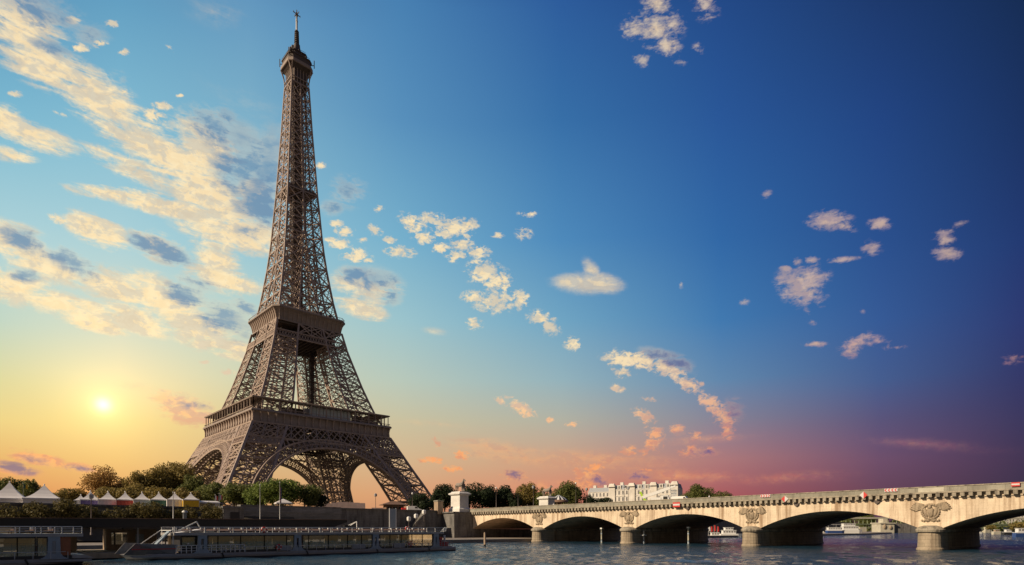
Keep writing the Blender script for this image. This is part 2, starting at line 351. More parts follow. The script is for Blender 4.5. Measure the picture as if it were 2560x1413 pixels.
ORANGE = plain('orange_panel', (.36, .12, .05), .5, .12)
RED = plain('red_paint', (.58, .035, .03), .45, .08)
LIME = plain('lime_paint', (.40, .62, .04), .45, .08)
FLAGB = plain('flag_blue', (.03, .06, .30), .7, .06)
FLAGO = plain('flag_orange', (.60, .16, .05), .7, .12)
ASPH = plain('asphalt', (.055, .053, .05), .9, .2, .8)
EARTH = plain('earth', (.10, .085, .06), .95, .25, .12)
WOOD = plain('bare_wood', (.36, .27, .19), .8, .25, .8, stretch=(1, 1, .2))
BARK = plain('bark', (.09, .065, .045), .9, .3, 1.5, stretch=(2, 2, .3))
SKIN = plain('skin', (.45, .28, .20), .6, .05)
CLOTH1 = plain('dark_cloth', (.05, .06, .12), .8, .1)
CLOTH2 = plain('light_cloth', (.55, .55, .58), .8, .1)
GLASS = glass('boat_glass', (.75, .78, .76), .38)
GLASS_P = plain('sky_tone_glass', (.58, .64, .66), .08, .12, .3)  # pale base colour stands in for bright sky mirrored in the panes
GREENM = plain('green_metal', (.20, .24, .14), .6, .2)
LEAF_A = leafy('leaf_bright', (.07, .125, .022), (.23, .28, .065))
LEAF_D = leafy('leaf_dark', (.012, .024, .012), (.042, .060, .024))  # dark green holds the shade on trees facing away from the sun
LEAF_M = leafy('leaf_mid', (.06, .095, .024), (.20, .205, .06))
LEAF_G = leafy('leaf_golden', (.22, .12, .03), (.52, .31, .10))
LEAF_O = leafy('leaf_olive', (.10, .085, .025), (.36, .27, .08))
LEAF_H = leafy('leaf_hedge', (.045, .045, .014), (.17, .135, .045), 1.2)

# ------------------------------------------------------------------ mesh helpers
class MB:
    """collects faces of any number of shapes and links them as ONE mesh object"""
    def __init__(s): s.v, s.f, s.sm, s.mi = [], [], set(), []
    def add(s, vs, fs, smooth=False, mi=0):
        o = len(s.v); s.v += [tuple(p) for p in vs]
        for f in fs:
            if smooth: s.sm.add(len(s.f))
            s.f.append(tuple(i+o for i in f)); s.mi.append(mi)
    def box(s, x0, x1, y0, y1, z0, z1, mi=0):
        s.add([(x0,y0,z0),(x1,y0,z0),(x1,y1,z0),(x0,y1,z0),(x0,y0,z1),(x1,y0,z1),(x1,y1,z1),(x0,y1,z1)],
              [(0,3,2,1),(4,5,6,7),(0,1,5,4),(1,2,6,5),(2,3,7,6),(3,0,4,7)], mi=mi)
    def obox(s, c, ax, ay, az, mi=0):
        """oriented box: centre and three half axes"""
        c, ax, ay, az = map(Vector, (c, ax, ay, az))
        v = [c+ax*i+ay*j+az*k for k in (-1,1) for j in (-1,1) for i in (-1,1)]
        s.add(v, [(0,2,3,1),(4,5,7,6),(0,1,5,4),(1,3,7,5),(3,2,6,7),(2,0,4,6)], mi=mi)
    def bar(s, p, q, w, d=None, up=None, caps=True):
        p, q = Vector(p), Vector(q); t = q-p
        if t.length < 1e-6: return
        t.normalize(); d = d or w
        u = Vector(up) if up else (Vector((0,0,1)) if abs(t.z) < .95 else Vector((0,1,0)))
        a = t.cross(u)
        if a.length < 1e-4: a = t.cross(Vector((1,.2,0)))
        a.normalize(); b = a.cross(t); a *= w/2; b *= d/2
        v = [p-a-b, p+a-b, p+a+b, p-a+b, q-a-b, q+a-b, q+a+b, q-a+b]
        f = [(0,1,5,4),(1,2,6,5),(2,3,7,6),(3,0,4,7)]
        if caps: f += [(3,2,1,0),(4,5,6,7)]
        s.add(v, f)
    def tube(s, pts, rs, n=8, caps=True, smooth=True):
        pts = [Vector(p) for p in pts]
        if isinstance(rs, (int, float)): rs = [rs]*len(pts)
        v, f = [], []
        for i, p in enumerate(pts):
            t = (pts[min(i+1, len(pts)-1)]-pts[max(i-1, 0)]).normalized()
            u = Vector((0,0,1)) if abs(t.z) < .9 else Vector((1,0,0))
            a = t.cross(u).normalized(); b = t.cross(a)
            for k in range(n):
                an = 2*pi*k/n; v.append(p+(a*cos(an)+b*sin(an))*rs[i])
        for i in range(len(pts)-1):
            for k in range(n):
                f.append((i*n+k, i*n+(k+1) % n, (i+1)*n+(k+1) % n, (i+1)*n+k))
        if caps: f += [tuple(range(n)), tuple(range((len(pts)-1)*n+n-1, (len(pts)-1)*n-1, -1))]
        s.add(v, f, smooth)
    def lathe(s, c, prof, n=12, smooth=True, a0=0, a1=2*pi):
        c = Vector(c); v, f = [], []; full = abs(a1-a0-2*pi) < 1e-6; m = n if full else n+1
        for r, z in prof:
            for k in range(m):
                an = a0+(a1-a0)*k/n; v.append(c+Vector((r*cos(an), r*sin(an), z)))
        for i in range(len(prof)-1):
            for k in range(n):
                f.append((i*m+k, i*m+(k+1) % m, (i+1)*m+(k+1) % m, (i+1)*m+k))
        s.add(v, f, smooth)
    def ball(s, c, rx, ry=None, rz=None, n=10, m=6, M=None):
        ry = ry or rx; rz = rz or rx; c = Vector(c); v, f = [], []
        for i in range(m+1):
            th = pi*i/m
            for k in range(n):
                ph = 2*pi*k/n; p = Vector((rx*sin(th)*cos(ph), ry*sin(th)*sin(ph), rz*cos(th)))
                v.append(c+(M @ p if M else p))
        for i in range(m):
            for k in range(n): f.append((i*n+k, (i+1)*n+k, (i+1)*n+(k+1) % n, i*n+(k+1) % n))
        s.add(v, f, True)
    def torus(s, c, R, r, ax='x', n=18, m=6, sx=1, sz=1):
        c = Vector(c); v, f = [], []
        for i in range(n):
            a = 2*pi*i/n
            for k in range(m):
                b = 2*pi*k/m; rr = R+r*cos(b); h = r*sin(b)
                if ax == 'x': v.append(c+Vector((h, rr*cos(a)*sx, rr*sin(a)*sz)))
                elif ax == 'y': v.append(c+Vector((rr*cos(a)*sx, h, rr*sin(a)*sz)))
                else: v.append(c+Vector((rr*cos(a), rr*sin(a), h)))
        for i in range(n):
            for k in range(m): f.append((i*m+k, ((i+1) % n)*m+k, ((i+1) % n)*m+(k+1) % m, i*m+(k+1) % m))
        s.add(v, f, True)
    def rings(s, polys, cap0=True, cap1=True, smooth=False, mi=0):
        """skin a list of equal-length closed outlines"""
        n = len(polys[0]); v = [p for P in polys for p in P]; f = []
        for i in range(len(polys)-1):
            for k in range(n): f.append((i*n+k, i*n+(k+1) % n, (i+1)*n+(k+1) % n, (i+1)*n+k))
        if cap0: f.append(tuple(range(n-1, -1, -1)))
        if cap1: f.append(tuple(range((len(polys)-1)*n, len(polys)*n)))
        s.add(v, f, smooth, mi)
    def chord(s, p, q, w):
        """post of a leg: square section kept square to the faces of the tower"""
        h = w/2; s.rings([[(c_[0]-h, c_[1]-h, c_[2]), (c_[0]+h, c_[1]-h, c_[2]), (c_[0]+h, c_[1]+h, c_[2]), (c_[0]-h, c_[1]+h, c_[2])] for c_ in (p, q)], False, False)
    def build(s, name, mat, parent=None, loc=None):
        me = bpy.data.meshes.new(name); me.from_pydata(s.v, [], s.f)
        for m in (mat if isinstance(mat, (list, tuple)) else [mat]): me.materials.append(m)
        if s.sm: me.polygons.foreach_set('use_smooth', [i in s.sm for i in range(len(s.f))])
        if any(s.mi): me.polygons.foreach_set('material_index', s.mi)
        me.update()
        o = bpy.data.objects.new(name, me); COL.objects.link(o)
        if parent: o.parent = parent
        if loc is not None: o.location = loc
        return o
def tag(o, label=None, cat=None, group=None, kind=None):
    if label: o['label'] = label
    if cat: o['category'] = cat
    if group: o['group'] = group
    if kind: o['kind'] = kind
    return o
def empty(name, loc, label, cat, group=None, rz=0.0):
    o = bpy.data.objects.new(name, None); COL.objects.link(o)
    o.location = loc; o.rotation_euler = (0, 0, rz); o.empty_display_size = .5
    return tag(o, label, cat, group)
def copy_tree(o, parent=None, depth=0):
    c = o.copy(); COL.objects.link(c)
    if parent: c.parent = parent
    for ch in o.children: copy_tree(ch, c, depth+1)
    return c
def at(px, py, d):
    """a point of the place, d metres out along the river axis of view"""
    return CAM + FW*d + RT*((px-1280)/FPX*d) + Vector((0, 0, (HOR-py)/FPX*d))
def on_y(px, y):
    """where the line of sight over px crosses the vertical plane of constant y"""
    k = (px-1280)/FPX; d = (y-CAM.y)/(FW.y+RT.y*k)
    return CAM.x+(FW.x+RT.x*k)*d, d
def zpx(py, d): return CAM.z+(HOR-py)/FPX*d
def interp(z, P):
    if z <= P[0][0]: 
        (a, b), (c_, d) = P[0], P[1]; return b+(d-b)*(z-a)/(c_-a)
    for (a, b), (c_, d) in zip(P[:-1], P[1:]):
        if z <= c_: return b+(d-b)*(z-a)/(c_-a)
    return P[-1][1]
def sq(h, z, ch=0.0):
    if ch <= 0: return [(-h,-h,z),(h,-h,z),(h,h,z),(-h,h,z)]
    c_ = h-ch
    return [(-c_,-h,z),(c_,-h,z),(h,-c_,z),(h,c_,z),(c_,h,z),(-c_,h,z),(-h,c_,z),(-h,-c_,z)]

TANREF = plain('cream_reflection', (.62, .50, .34), .8, .2, .6)  # cream colour stands in for the tan reflection in the boat windows
SEATB = plain('seat_brown', (.075, .04, .03), .6, .2)

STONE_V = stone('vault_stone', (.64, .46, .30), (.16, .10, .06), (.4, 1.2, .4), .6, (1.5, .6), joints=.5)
BULW = plain('bulwark_grey', (.20, .20, .205), .5, .2)

SIGNW = plain('sign_white', (.60, .60, .60), .5, .1)

# ------------------------------------------------------------------ the iron tower
TX, TY, GZ = 5.56, 24.87, 2.0
HO = [(2,63.2),(10,59.6),(18,55.7),(33,48),(41,44.1),(50,39.6),(57,36.3),(66,32.3),(80,27.6),(102,21.2),(112,19),(117,18),(123,16.6),(130,15.4),(141,13.8),(154,12.0),(170,10.5),(185,9.5),(193,8.8),(211,7.75),(232,6.5),(254,5.4),(262,5.0)]
HI = [(2,45.2),(10,41.2),(22.7,35.6),(39,27.6),(50,22.2),(57,19),(66.5,15.7),(90,10.9),(112,7.05),(117,6.3),(130,4.7),(150,2.3),(174,0.3)]
ho = lambda z: interp(z, HO)
hi_ = lambda z: max(.3, interp(z, HI))
tower = empty('lattice_tower', (TX, TY, 0), 'very tall brown iron lattice tower with three platforms and an antenna on top', 'tower')
SIDES = [((0,-1),(1,0)), ((-1,0),(0,-1)), ((0,1),(-1,0)), ((1,0),(0,1))]   # outward normal, along
def onside(k, a, h, z):
    """point on side k: a along the face, h out from the axis"""
    n, t = SIDES[k]; return Vector((n[0]*h+t[0]*a, n[1]*h+t[1]*a, z))
def xpanel(mb, a0, b0, a1, b1, w, fine=.22, sub=True):
    a0, b0, a1, b1 = map(Vector, (a0, b0, a1, b1))
    mb.bar(a0, b1, w*.45, w, caps=False); mb.bar(b0, a1, w*.5, w, caps=False); mb.bar(a1, b1, w*.6, w*1.15, caps=False)
    if sub:
        c = (a0+b0+a1+b1)/4; m = [(a0+a1)/2, (b0+b1)/2, (a0+b0)/2, (a1+b1)/2]
        for i, j in ((0,2),(2,1),(1,3),(3,0)): mb.bar(m[i], m[j], fine, caps=False)
        q = [(a0+c)/2, (b0+c)/2, (a1+c)/2, (b1+c)/2]
        if fine > .25:
            for i, j in ((0,1),(2,3),(0,2),(1,3)): mb.bar(q[i], q[j], fine*.8, caps=False)
        mb.bar(m[0], m[1], fine*1.2, caps=False)
def leg_corners(sx, sy, z):
    o, i = ho(z), hi_(z)
    return [Vector((sx*o, sy*o, z)), Vector((sx*i, sy*o, z)), Vector((sx*i, sy*i, z)), Vector((sx*o, sy*i, z))]
def leg_mesh(sx, sy, lev, cw, xw, fine, heavy):
    mb = MB()
    for z0, z1 in zip(lev[:-1], lev[1:]):
        A, B = leg_corners(sx, sy, z0), leg_corners(sx, sy, z1)
        for k in range(4):
            mb.chord(A[k], B[k], cw)
            xpanel(mb, A[k], A[(k+1) % 4], B[k], B[(k+1) % 4], xw, fine)
        mb.bar(B[0], B[2], xw*.8, caps=False); mb.bar(B[1], B[3], xw*.8, caps=False)
        cA, cB = sum(A, Vector())/4, sum(B, Vector())/4
        for u in (-.22, .22):          # inclined lift rails and stairs running up inside the leg
            a = cA+(A[0]-A[2])*u*.5; b = cB+(B[0]-B[2])*u*.5
            mb.bar(a, b, heavy, caps=False)
        n = 3
        for i in range(n):
            p = cA.lerp(cB, i/n)+(A[1]-A[3])*.16; q = cA.lerp(cB, (i+1)/n)-(A[1]-A[3])*.16
            mb.bar(p, q, heavy*.55, caps=False)
            r = cA.lerp(cB, (i+.5)/n); mb.bar(r+(A[1]-A[3])*.2, r-(A[1]-A[3])*.2, heavy*.5, caps=False)
    return mb
LOW = [2.5, 12.5, 22.5, 31.5, 39.2, 42.85, 50.6]
UPP = [56.6, 64.5, 72.5, 80.5, 88.2, 95.6, 102.7]
for sx in (-1, 1):
    for sy in (-1, 1):
        leg_mesh(sx, sy, LOW, 1.25, .64, .30, .8).build('leg', IRON, tower)
        leg_mesh(sx, sy, UPP, .95, .5, .26, .65).build('upper_leg', IRON, tower)
        for p in leg_corners(sx, sy, 2.5):
            fb = MB(); fb.rings([[p+Vector((a*s_, b*s_, z)) for a, b in ((-1,-1),(1,-1),(1,1),(-1,1))] for s_, z in ((3.6, -.6), (3.6, .6), (2.6, 1.2), (1.6, 1.5))])
            fb.build('stone_footing', STONE_PIER, tower)

# four great arches between the legs
AZ, RI, RO = -6.9, 46.8, 51.5
for k in range(4):
    mb = MB(); nseg = 44; amax = math.asin(45.5/RI)
    def ap(r, a, inset): 
        z = AZ+r*cos(a); return onside(k, r*sin(a), ho(z)+.35-inset, z)
    for inset in (0.0, 4.2):
        prev = None
        for i in range(nseg+1):
            a = -amax+2*amax*i/nseg; cur = (ap(RI, a, inset), ap(RO, a, inset), ap((RI+RO)/2, a, inset))
            if prev:
                mb.bar(prev[0], cur[0], 1.0, .9); mb.bar(prev[1], cur[1], .75, .7)
                mb.bar(prev[0], cur[1], .24, caps=False); mb.bar(prev[1], cur[0], .24, caps=False)
                mb.bar(prev[2], cur[2], .3, caps=False)
            mb.bar(cur[0], cur[1], .42, caps=False)
            prev = cur
    for i in range(nseg+1):
        a = -amax+2*amax*i/nseg
        mb.bar(ap(RI, a, 0), ap(RI, a, 4.2), .45, caps=False)
        if i < nseg:
            b = -amax+2*amax*(i+1)/nseg
            p0, p1, q0, q1 = ap(RI, a, .3), ap(RI, a, 3.9), ap(RI, b, .3), ap(RI, b, 3.9)
            mb.bar(p0, q1, .3, caps=False); mb.bar(p1, q0, .3, caps=False)
            mb.bar(ap(RI, a, 2.1), ap(RI, b, 2.1), 1.3, .25, caps=False)
    mb.build('arch', IRON, tower)
    # spandrel between arch and girder: round-headed openings that shrink towards the crown
    xs = [x*2.7+1.2 for x in range(3, 12)]
    for sgn in (-1, 1):
        last = None; sp = MB()
        for x in xs:
            a = math.asin(x/RO); z0 = AZ+RO*cos(a)
            if x > hi_(z0)+1.5 or z0 > 42.2: continue
            zt = 42.9
            x1 = x+(zt-z0)*.42
            p, q = onside(k, sgn*x, ho(z0)+.2, z0), onside(k, sgn*min(x1, hi_(zt)+.3), ho(zt)+.2, zt)
            sp.bar(p, q, .65, .5)
            if last:
                for t in (.80, .93):
                    sp.bar(last[0].lerp(last[1], t), p.lerp(q, t), .55, .4)
                sp.bar(last[0].lerp(last[1], .14), p.lerp(q, .14), .5, .4)
            last = (p, q)
        sp.build('spandrel', IRON, tower)

# lattice girder under the first platform
def lattice_band(mb, k, z0, z1, n, w, span=None, out=.25, verts=True, dbl=True, chord=.8):
    P = lambda a, z: onside(k, a*(span(z) if span else ho(z)), ho(z)+out, z)
    st = 2 if dbl else 1
    for i in range(n):
        a0, a1 = -1+2*i/n, -1+2*min(n, i+st)/n
        if i+st <= n:
            mb.bar(P(a0, z0), P(a1, z1), w, w*.7, caps=False); mb.bar(P(a0, z1), P(a1, z0), w, w*.7, caps=False)
        if verts and i % st == 0: mb.bar(P(a0, z0), P(a0, z1), w*.9, w*.7, caps=False)
    for z in (z0, z1): mb.bar(P(-1, z), P(1, z), chord, chord*.8, caps=False)
    if dbl:
        for e in (-1, 1):
            a1 = e*(1-2/n); zm = (z0+z1)/2
            mb.bar(P(e, zm), P(a1, z0), w, w*.7, caps=False); mb.bar(P(e, zm), P(a1, z1), w, w*.7, caps=False)
g1 = MB()
for k in range(4):
    lattice_band(g1, k, 42.85, 50.4, 24, .5, dbl=True)
    for sgn in (-1, 1):          # finer band on the legs only
        n = 8
        P = lambda a, z: onside(k, sgn*(hi_(z)+(ho(z)-hi_(z))*a), ho(z)+.25, z)
        for i in range(n):
            g1.bar(P(i/n, 39.2), P((i+1)/n, 42.6), .36, caps=False); g1.bar(P((i+1)/n, 39.2), P(i/n, 42.6), .36, caps=False)
        g1.bar(P(0, 39.2), P(1, 39.2), .7, caps=False)
    # heavy gusset lines of the legs crossing the girder
    for sgn in (-1, 1):
        for a in (hi_, ho): g1.bar(onside(k, sgn*a(39.2), ho(39.2)+.4, 39.2), onside(k, sgn*a(50.5), ho(50.5)+.4, 50.5), 1.2, .16, up=(SIDES[k][0][0], SIDES[k][0][1], 0), caps=False)
g1.build('lower_girder', IRON, tower)

def sq(h, z, ch=0.0):
    if ch <= 0: return [(-h,-h,z),(h,-h,z),(h,h,z),(-h,h,z)]
    c_ = h-ch
    return [(-c_,-h,z),(c_,-h,z),(h,-c_,z),(h,c_,z),(c_,h,z),(-c_,h,z),(-h,c_,z),(-h,-c_,z)]
def ringwall(mb, prof, ch=0.0):
    """square ring whose section is the closed outline prof of (half width, height)"""
    P = [sq(h, z, ch if isinstance(ch, (int, float)) else ch(h)) for h, z in prof]
    P.append(P[0]); mb.rings(P, False, False)
# first platform: floor, frieze with brackets, gallery with posts and roof
fl = MB()
ringwall(fl, [(38.2, 50.7), (38.2, 56.1), (13, 56.1), (13, 54.5), (24, 52), (24, 50.7)])
for a in range(-3, 4):
    for s_ in (-1, 1):
        pass
fl.build('first_floor', IRON_D, tower)
inn = MB()
for k in range(4):
    for z0, z1 in ((44, 50),):
        for i in range(10):
            a0, a1 = -22+4.4*i, -17.6+4.4*i
            inn.bar(onside(k, a0, 22, z0), onside(k, a1, 22, z1), .5, caps=False); inn.bar(onside(k, a1, 22, z0), onside(k, a0, 22, z1), .5, caps=False)
        inn.bar(onside(k, -22, 22, z0), onside(k, 22, 22, z0), .9, caps=False)
    for i in range(13):
        a = -36+6*i
        inn.bar(onside(k, a, 38, 50.3), onside(k, a*.9, 14, 50.3), .7, 1.4, caps=False)
        inn.bar(onside(k, a, 38, 50.0), onside(k, a*.9, 22, 44), .4, caps=False)
    inn.bar(onside(k, -30, 30, 47), onside(k, 30, 30, 47), 1.2, caps=False)
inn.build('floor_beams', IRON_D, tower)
fr = MB()
ringwall(fr, [(38.6, 50.6), (38.6, 56.2), (38.0, 56.2), (38.0, 50.6)])
ringwall(fr, [(39.3, 50.3), (39.3, 51.1), (38.4, 51.1), (38.4, 50.3)])
fr.build('frieze', IRON_P, tower)
for k in range(4):
    for i in range(21):
        br = MB()
        a = -38.9+77.8*i/20
        n, t = SIDES[k]
        prof = [(38.55, 50.9), (39.35, 51.3), (39.0, 53.2), (39.5, 55.2), (40.0, 56.1), (38.55, 56.1)]
        br.rings([[onside(k, a+d, h, z) for h, z in prof] for d in (-.34, .34)])
        br.build('bracket', IRON, tower)
bl = MB()
ringwall(bl, [(40.1, 56.15), (40.1, 56.75), (39.7, 57.3), (38.9, 57.3), (38.9, 56.15)])
bl.build('balcony_rim', IRON_P, tower)
ra = MB()
for k in range(4):
    for i in range(78):
        a = -39+i; ra.bar(onside(k, a, 39.4, 57.3), onside(k, a, 39.4, 58.4), .09, caps=False)
    ra.bar(onside(k, -39.4, 39.4, 58.4), onside(k, 39.4, 39.4, 58.4), .22)
ra.build('railing', IRON, tower)
for k in range(4):
    for i in range(19):
        a = -38.6+77.2*i/18; po = MB()
        po.bar(onside(k, a, 38.6, 57.3), onside(k, a, 38.6, 63.0), .5 if i % 2 else .34)
        po.build('gallery_post', IRON, tower)
rf = MB()
ringwall(rf, [(39.3, 62.9), (39.5, 63.5), (38.6, 63.8), (31.5, 64.4), (31.5, 63.6), (38.6, 62.9)])
rf.build('gallery_roof', IRON_P, tower)
for k in range(4):
    rng = random.Random(40+k)
    a = -33.0
    while a < 33:
        w = rng.uniform(3, 8)
        if not (k == 0 and -9 < a+w/2 < 17) and rng.random() < .62:
            n, t = SIDES[k]
            c_ = onside(k, a+w/2, 33.5-rng.uniform(0, 3), 0)
            hgt = rng.uniform(3.4, 6.2)
            pv = MB(); pv.obox(c_+Vector((0, 0, 56.2+hgt/2)), Vector((t[0], t[1], 0))*w/2, Vector((n[0], n[1], 0))*1.4, (0, 0, hgt/2)); pv.build('pavilion', IRON_D, tower)
        a += w+rng.uniform(.3, 1.2)
gl = MB()
for i in range(12):
    a0, a1 = -8.6+2.02*i+.06, -8.6+2.02*(i+1)-.06
    gl.add([onside(0, a0, 36.3, 57.3), onside(0, a1, 36.3, 57.3), onside(0, a1, 36.0, 62.7), onside(0, a0, 36.0, 62.7)], [(0,1,2,3)])
    gl.add([onside(0, a0, 36.15, 57.3), onside(0, a1, 36.15, 57.3), onside(0, a1, 35.85, 62.7), onside(0, a0, 35.85, 62.7)], [(3,2,1,0)])
gpart = gl.build('glass_pavilion', GLASS_P, tower)
gm = MB()
for i in range(13):
    a = -8.6+2.02*i; gm.bar(onside(0, a, 36.35, 57.3), onside(0, a, 36.05, 62.8), .14)
gm.build('mullion', IRON_D, gpart)
gi = MB(); gi.box(-8.5, 15.6, -30, -28, 57, 62.7); gi.build('inner_wall', CANVAS, gpart)

# added dark column, stands in for back-leg edges between the two platforms
ls = MB()
for i in range(13):
    z = 57+4.2*i
    ls.rings([sq(1.1, z+.3), sq(1.1, z+3.9)]); ls.rings([sq(1.45, z-.2), sq(1.45, z+.3)])
    for a_, b_ in ((-1, -1), (1, -1), (1, 1), (-1, 1)): ls.bar((a_*1.9, b_*1.9, z-.2), (a_*1.9, b_*1.9, z+4.0), .22, caps=False)
    ls.bar((-1.9, -1.9, z), (1.9, -1.9, z+4), .2, caps=False); ls.bar((-1.9, 1.9, z), (-1.9, -1.9, z+4), .2, caps=False)
ls.v = [(x+11, y+4, z) for x, y, z in ls.v]
ls.build('dark_column', IRON_D, tower)

# second platform
g2 = MB()
for k in range(4):
    for z in (102.7, 106.2): 
        g2.bar(onside(k, -ho(z), ho(z)+.2, z), onside(k, ho(z), ho(z)+.2, z), .8, .6, caps=False)
    n = 26
    for i in range(n):
        P = lambda a, z: onside(k, ho(z)*(-1+2*a), ho(z)+.2, z)
        g2.bar(P(i/n, 102.7), P((i+1)/n, 106.2), .3, caps=False); g2.bar(P((i+1)/n, 102.7), P(i/n, 106.2), .3, caps=False)
    for u0, u1 in ((-1, -.36), (-.36, .36), (.36, 1)):
        P = lambda a, z: onside(k, (ho(z) if abs(a) == 1 else hi_(z)*(1 if a > 0 else -1)) if abs(a) > .3 else 0, ho(z)+.2, z)
        m0, m1 = (P(u0, 106.2)+P(u1, 106.2))/2, (P(u0, 112.3)+P(u1, 112.3))/2
        for (a, b), (c_, d) in (((P(u0, 106.2), m0), (P(u0, 112.3), m1)), ((m0, P(u1, 106.2)), (m1, P(u1, 112.3)))):
            g2.bar(a, d, .5, caps=False); g2.bar(b, c_, .5, caps=False); g2.bar(b, d, .45, caps=False)
    for s_ in (-1, 1):
        g2.bar(onside(k, s_*hi_(102.7), ho(102.7)+.3, 102.7), onside(k, s_*hi_(112.3), ho(112.3)+.3, 112.3), .95, .5, caps=False)
        g2.bar(onside(k, s_*ho(102.7), ho(102.7)+.2, 102.7), onside(k, s_*ho(112.3), ho(112.3)+.2, 112.3), .95, .6, caps=False)
g2.build('upper_girder', IRON, tower)
s2 = MB()
ringwall(s2, [(17.6, 111.0), (17.6, 112.0), (6, 112.0), (6, 111.0)])
for k in range(4):
    for i in range(9):
        a = -16+4*i; s2.bar(onside(k, a, 17.3, 103.2), onside(k, -a*.2, 6, 110.4), .3, caps=False); s2.bar(onside(k, a, 17.0, 102.9), onside(k, a+3.4, 17.0, 107.6), .3, caps=False)
for i in range(13):
    q_ = -15.6+2.6*i
    s2.bar((q_, -16.5, 104.6), (q_, 16.5, 104.6), .5, 1.3, caps=False); s2.bar((-16.5, q_, 105.6), (16.5, q_, 105.6), .45, 1.1, caps=False)
    s2.bar((q_, -16, 107.8), (-q_, 16, 109), .5, caps=False); s2.bar((-16, q_, 108.5), (16, -q_, 107.4), .5, caps=False)
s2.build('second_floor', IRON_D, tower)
cs = MB()
prof = [(18.75, 112.3), (18.95, 114.2), (19.45, 116.2), (20.2, 117.6), (21.0, 118.3)]
for (h0, z0), (h1, z1) in zip(prof[:-1], prof[1:]):
    cs.rings([sq(h0, z0, 1.2+(h0-18.7)*.7), sq(h1, z1, 1.2+(h1-18.7)*.7)], False, False)
cs.rings([sq(21.0, 118.3, 2.8), sq(21.5, 118.5, 2.9), sq(21.5, 119.3, 2.9), sq(21.2, 119.6, 2.8)], True, True)
ringwall(cs, [(19.2, 112.0), (19.2, 112.7), (18.5, 112.7), (18.5, 112.0)], 1.3)
cs.build('corbelled_gallery', IRON_P, tower)
for k in range(4):
    for i in range(15):
        c2 = MB(); a = -17.6+35.2*i/14
        P2 = [(h+.05, z) for h, z in prof]+[(21.35, 118.3)]+[(19.0, 118.3), (18.8, 115.5), (18.5, 112.4)]
        P2 = [(h+(.45 if j in (1, 2, 3) else .3), z) if j < 5 else (h, z) for j, (h, z) in enumerate(P2)]
        c2.rings([[onside(k, a*(1+(h-18.8)*.02)+d, h, z) for h, z in P2] for d in (-.2, .2)])
        c2.build('corbel', IRON, tower)
k2 = MB()
ringwall(k2, [(21.2, 120.6), (21.2, 120.8), (21.0, 120.8), (21.0, 120.6)], 2.8)
for P in (sq(21.1, 119.5, 2.8),):
    for i in range(8):
        a, b = Vector(P[i]), Vector(P[(i+1) % 8]); n = max(1, int((b-a).length/1.6))
        for j in range(n): k2.bar(a.lerp(b, j/n), a.lerp(b, j/n)+Vector((0, 0, 1.2)), .1, caps=False)
k2.build('railing', IRON, tower)
rng = random.Random(9)
for k in range(4):
    for a, w, h in ((-11, 3.2, 3.4), (-3, 3.6, 4.4), (6.5, 4.5, 3.8), (13, 2.0, 2.8)):
        c_ = onside(k, a, 15.6 if abs(a) > 10 else 14.5, 119.5+h/2); n, t = SIDES[k]
        h2 = MB(); h2.obox(c_, Vector((t[0], t[1], 0))*w/2, Vector((n[0], n[1], 0))*1.3, (0, 0, h/2)); h2.build('kiosk', IRON_D, tower)

# the spire
SP = [119.4]
while SP[-1] < 252: SP.append(SP[-1]+10.3-(SP[-1]-125)*.034)
SP[-1] = 258.0
sp = MB()
for z0, z1 in zip(SP[:-1], SP[1:]):
    w = .62-.22*(z0-119)/140; cw = 1.0-.36*(z0-119)/140
    for k in range(4):
        o0, o1, i0, i1 = ho(z0), ho(z1), hi_(z0), hi_(z1)
        P = lambda a, h, z: onside(k, a, h, z)
        sp.chord(P(-o0, o0, z0), P(-o1, o1, z1), cw)
        if i0 > 1.0:
            for s_ in (-1, 1):
                sp.chord(P(s_*i0, o0, z0), P(s_*i1, o1, z1), cw*.75)
                xpanel(sp, P(s_*o0, o0, z0), P(s_*i0, o0, z0), P(s_*o1, o1, z1), P(s_*i1, o1, z1), w*1.0, .17, sub=True)
            sp.bar(P(-i1, o1, z1), P(i1, o1, z1), w, caps=False)
            if i0 > 2.2:
                sp.bar(P(-i0, o0, z0), P(i1, o1, z1), w*.8, caps=False); sp.bar(P(i0, o0, z0), P(-i1, o1, z1), w*.8, caps=False)
            # inner faces of the four shafts
            for s_ in (-1, 1):
                xpanel(sp, P(s_*o0, i0, z0), P(s_*i0, i0, z0), P(s_*o1, i1, z1), P(s_*i1, i1, z1), w*.7, .18, sub=True)
        else:
            sp.chord(P(0, o0, z0), P(0, o1, z1), cw*.85)
            for s_ in (-1, 1):
                xpanel(sp, P(s_*o0, o0, z0), P(0, o0, z0), P(s_*o1, o1, z1), P(0, o1, z1), w*.95, .14, sub=True)
    # diaphragm
    o1 = ho(z1)
    for a, b in (((-o1, -o1), (o1, o1)), ((-o1, o1), (o1, -o1))): sp.bar((a[0], a[1], z1), (b[0], b[1], z1), w, caps=False)
    for s_ in (-.55, .55):
        sp.bar((s_*o1, -o1, z1), (s_*o1, o1, z1), w*.7, caps=False); sp.bar((-o1, s_*o1, z1), (o1, s_*o1, z1), w*.7, caps=False)
sp.build('spire', IRON, tower)
cr = MB()
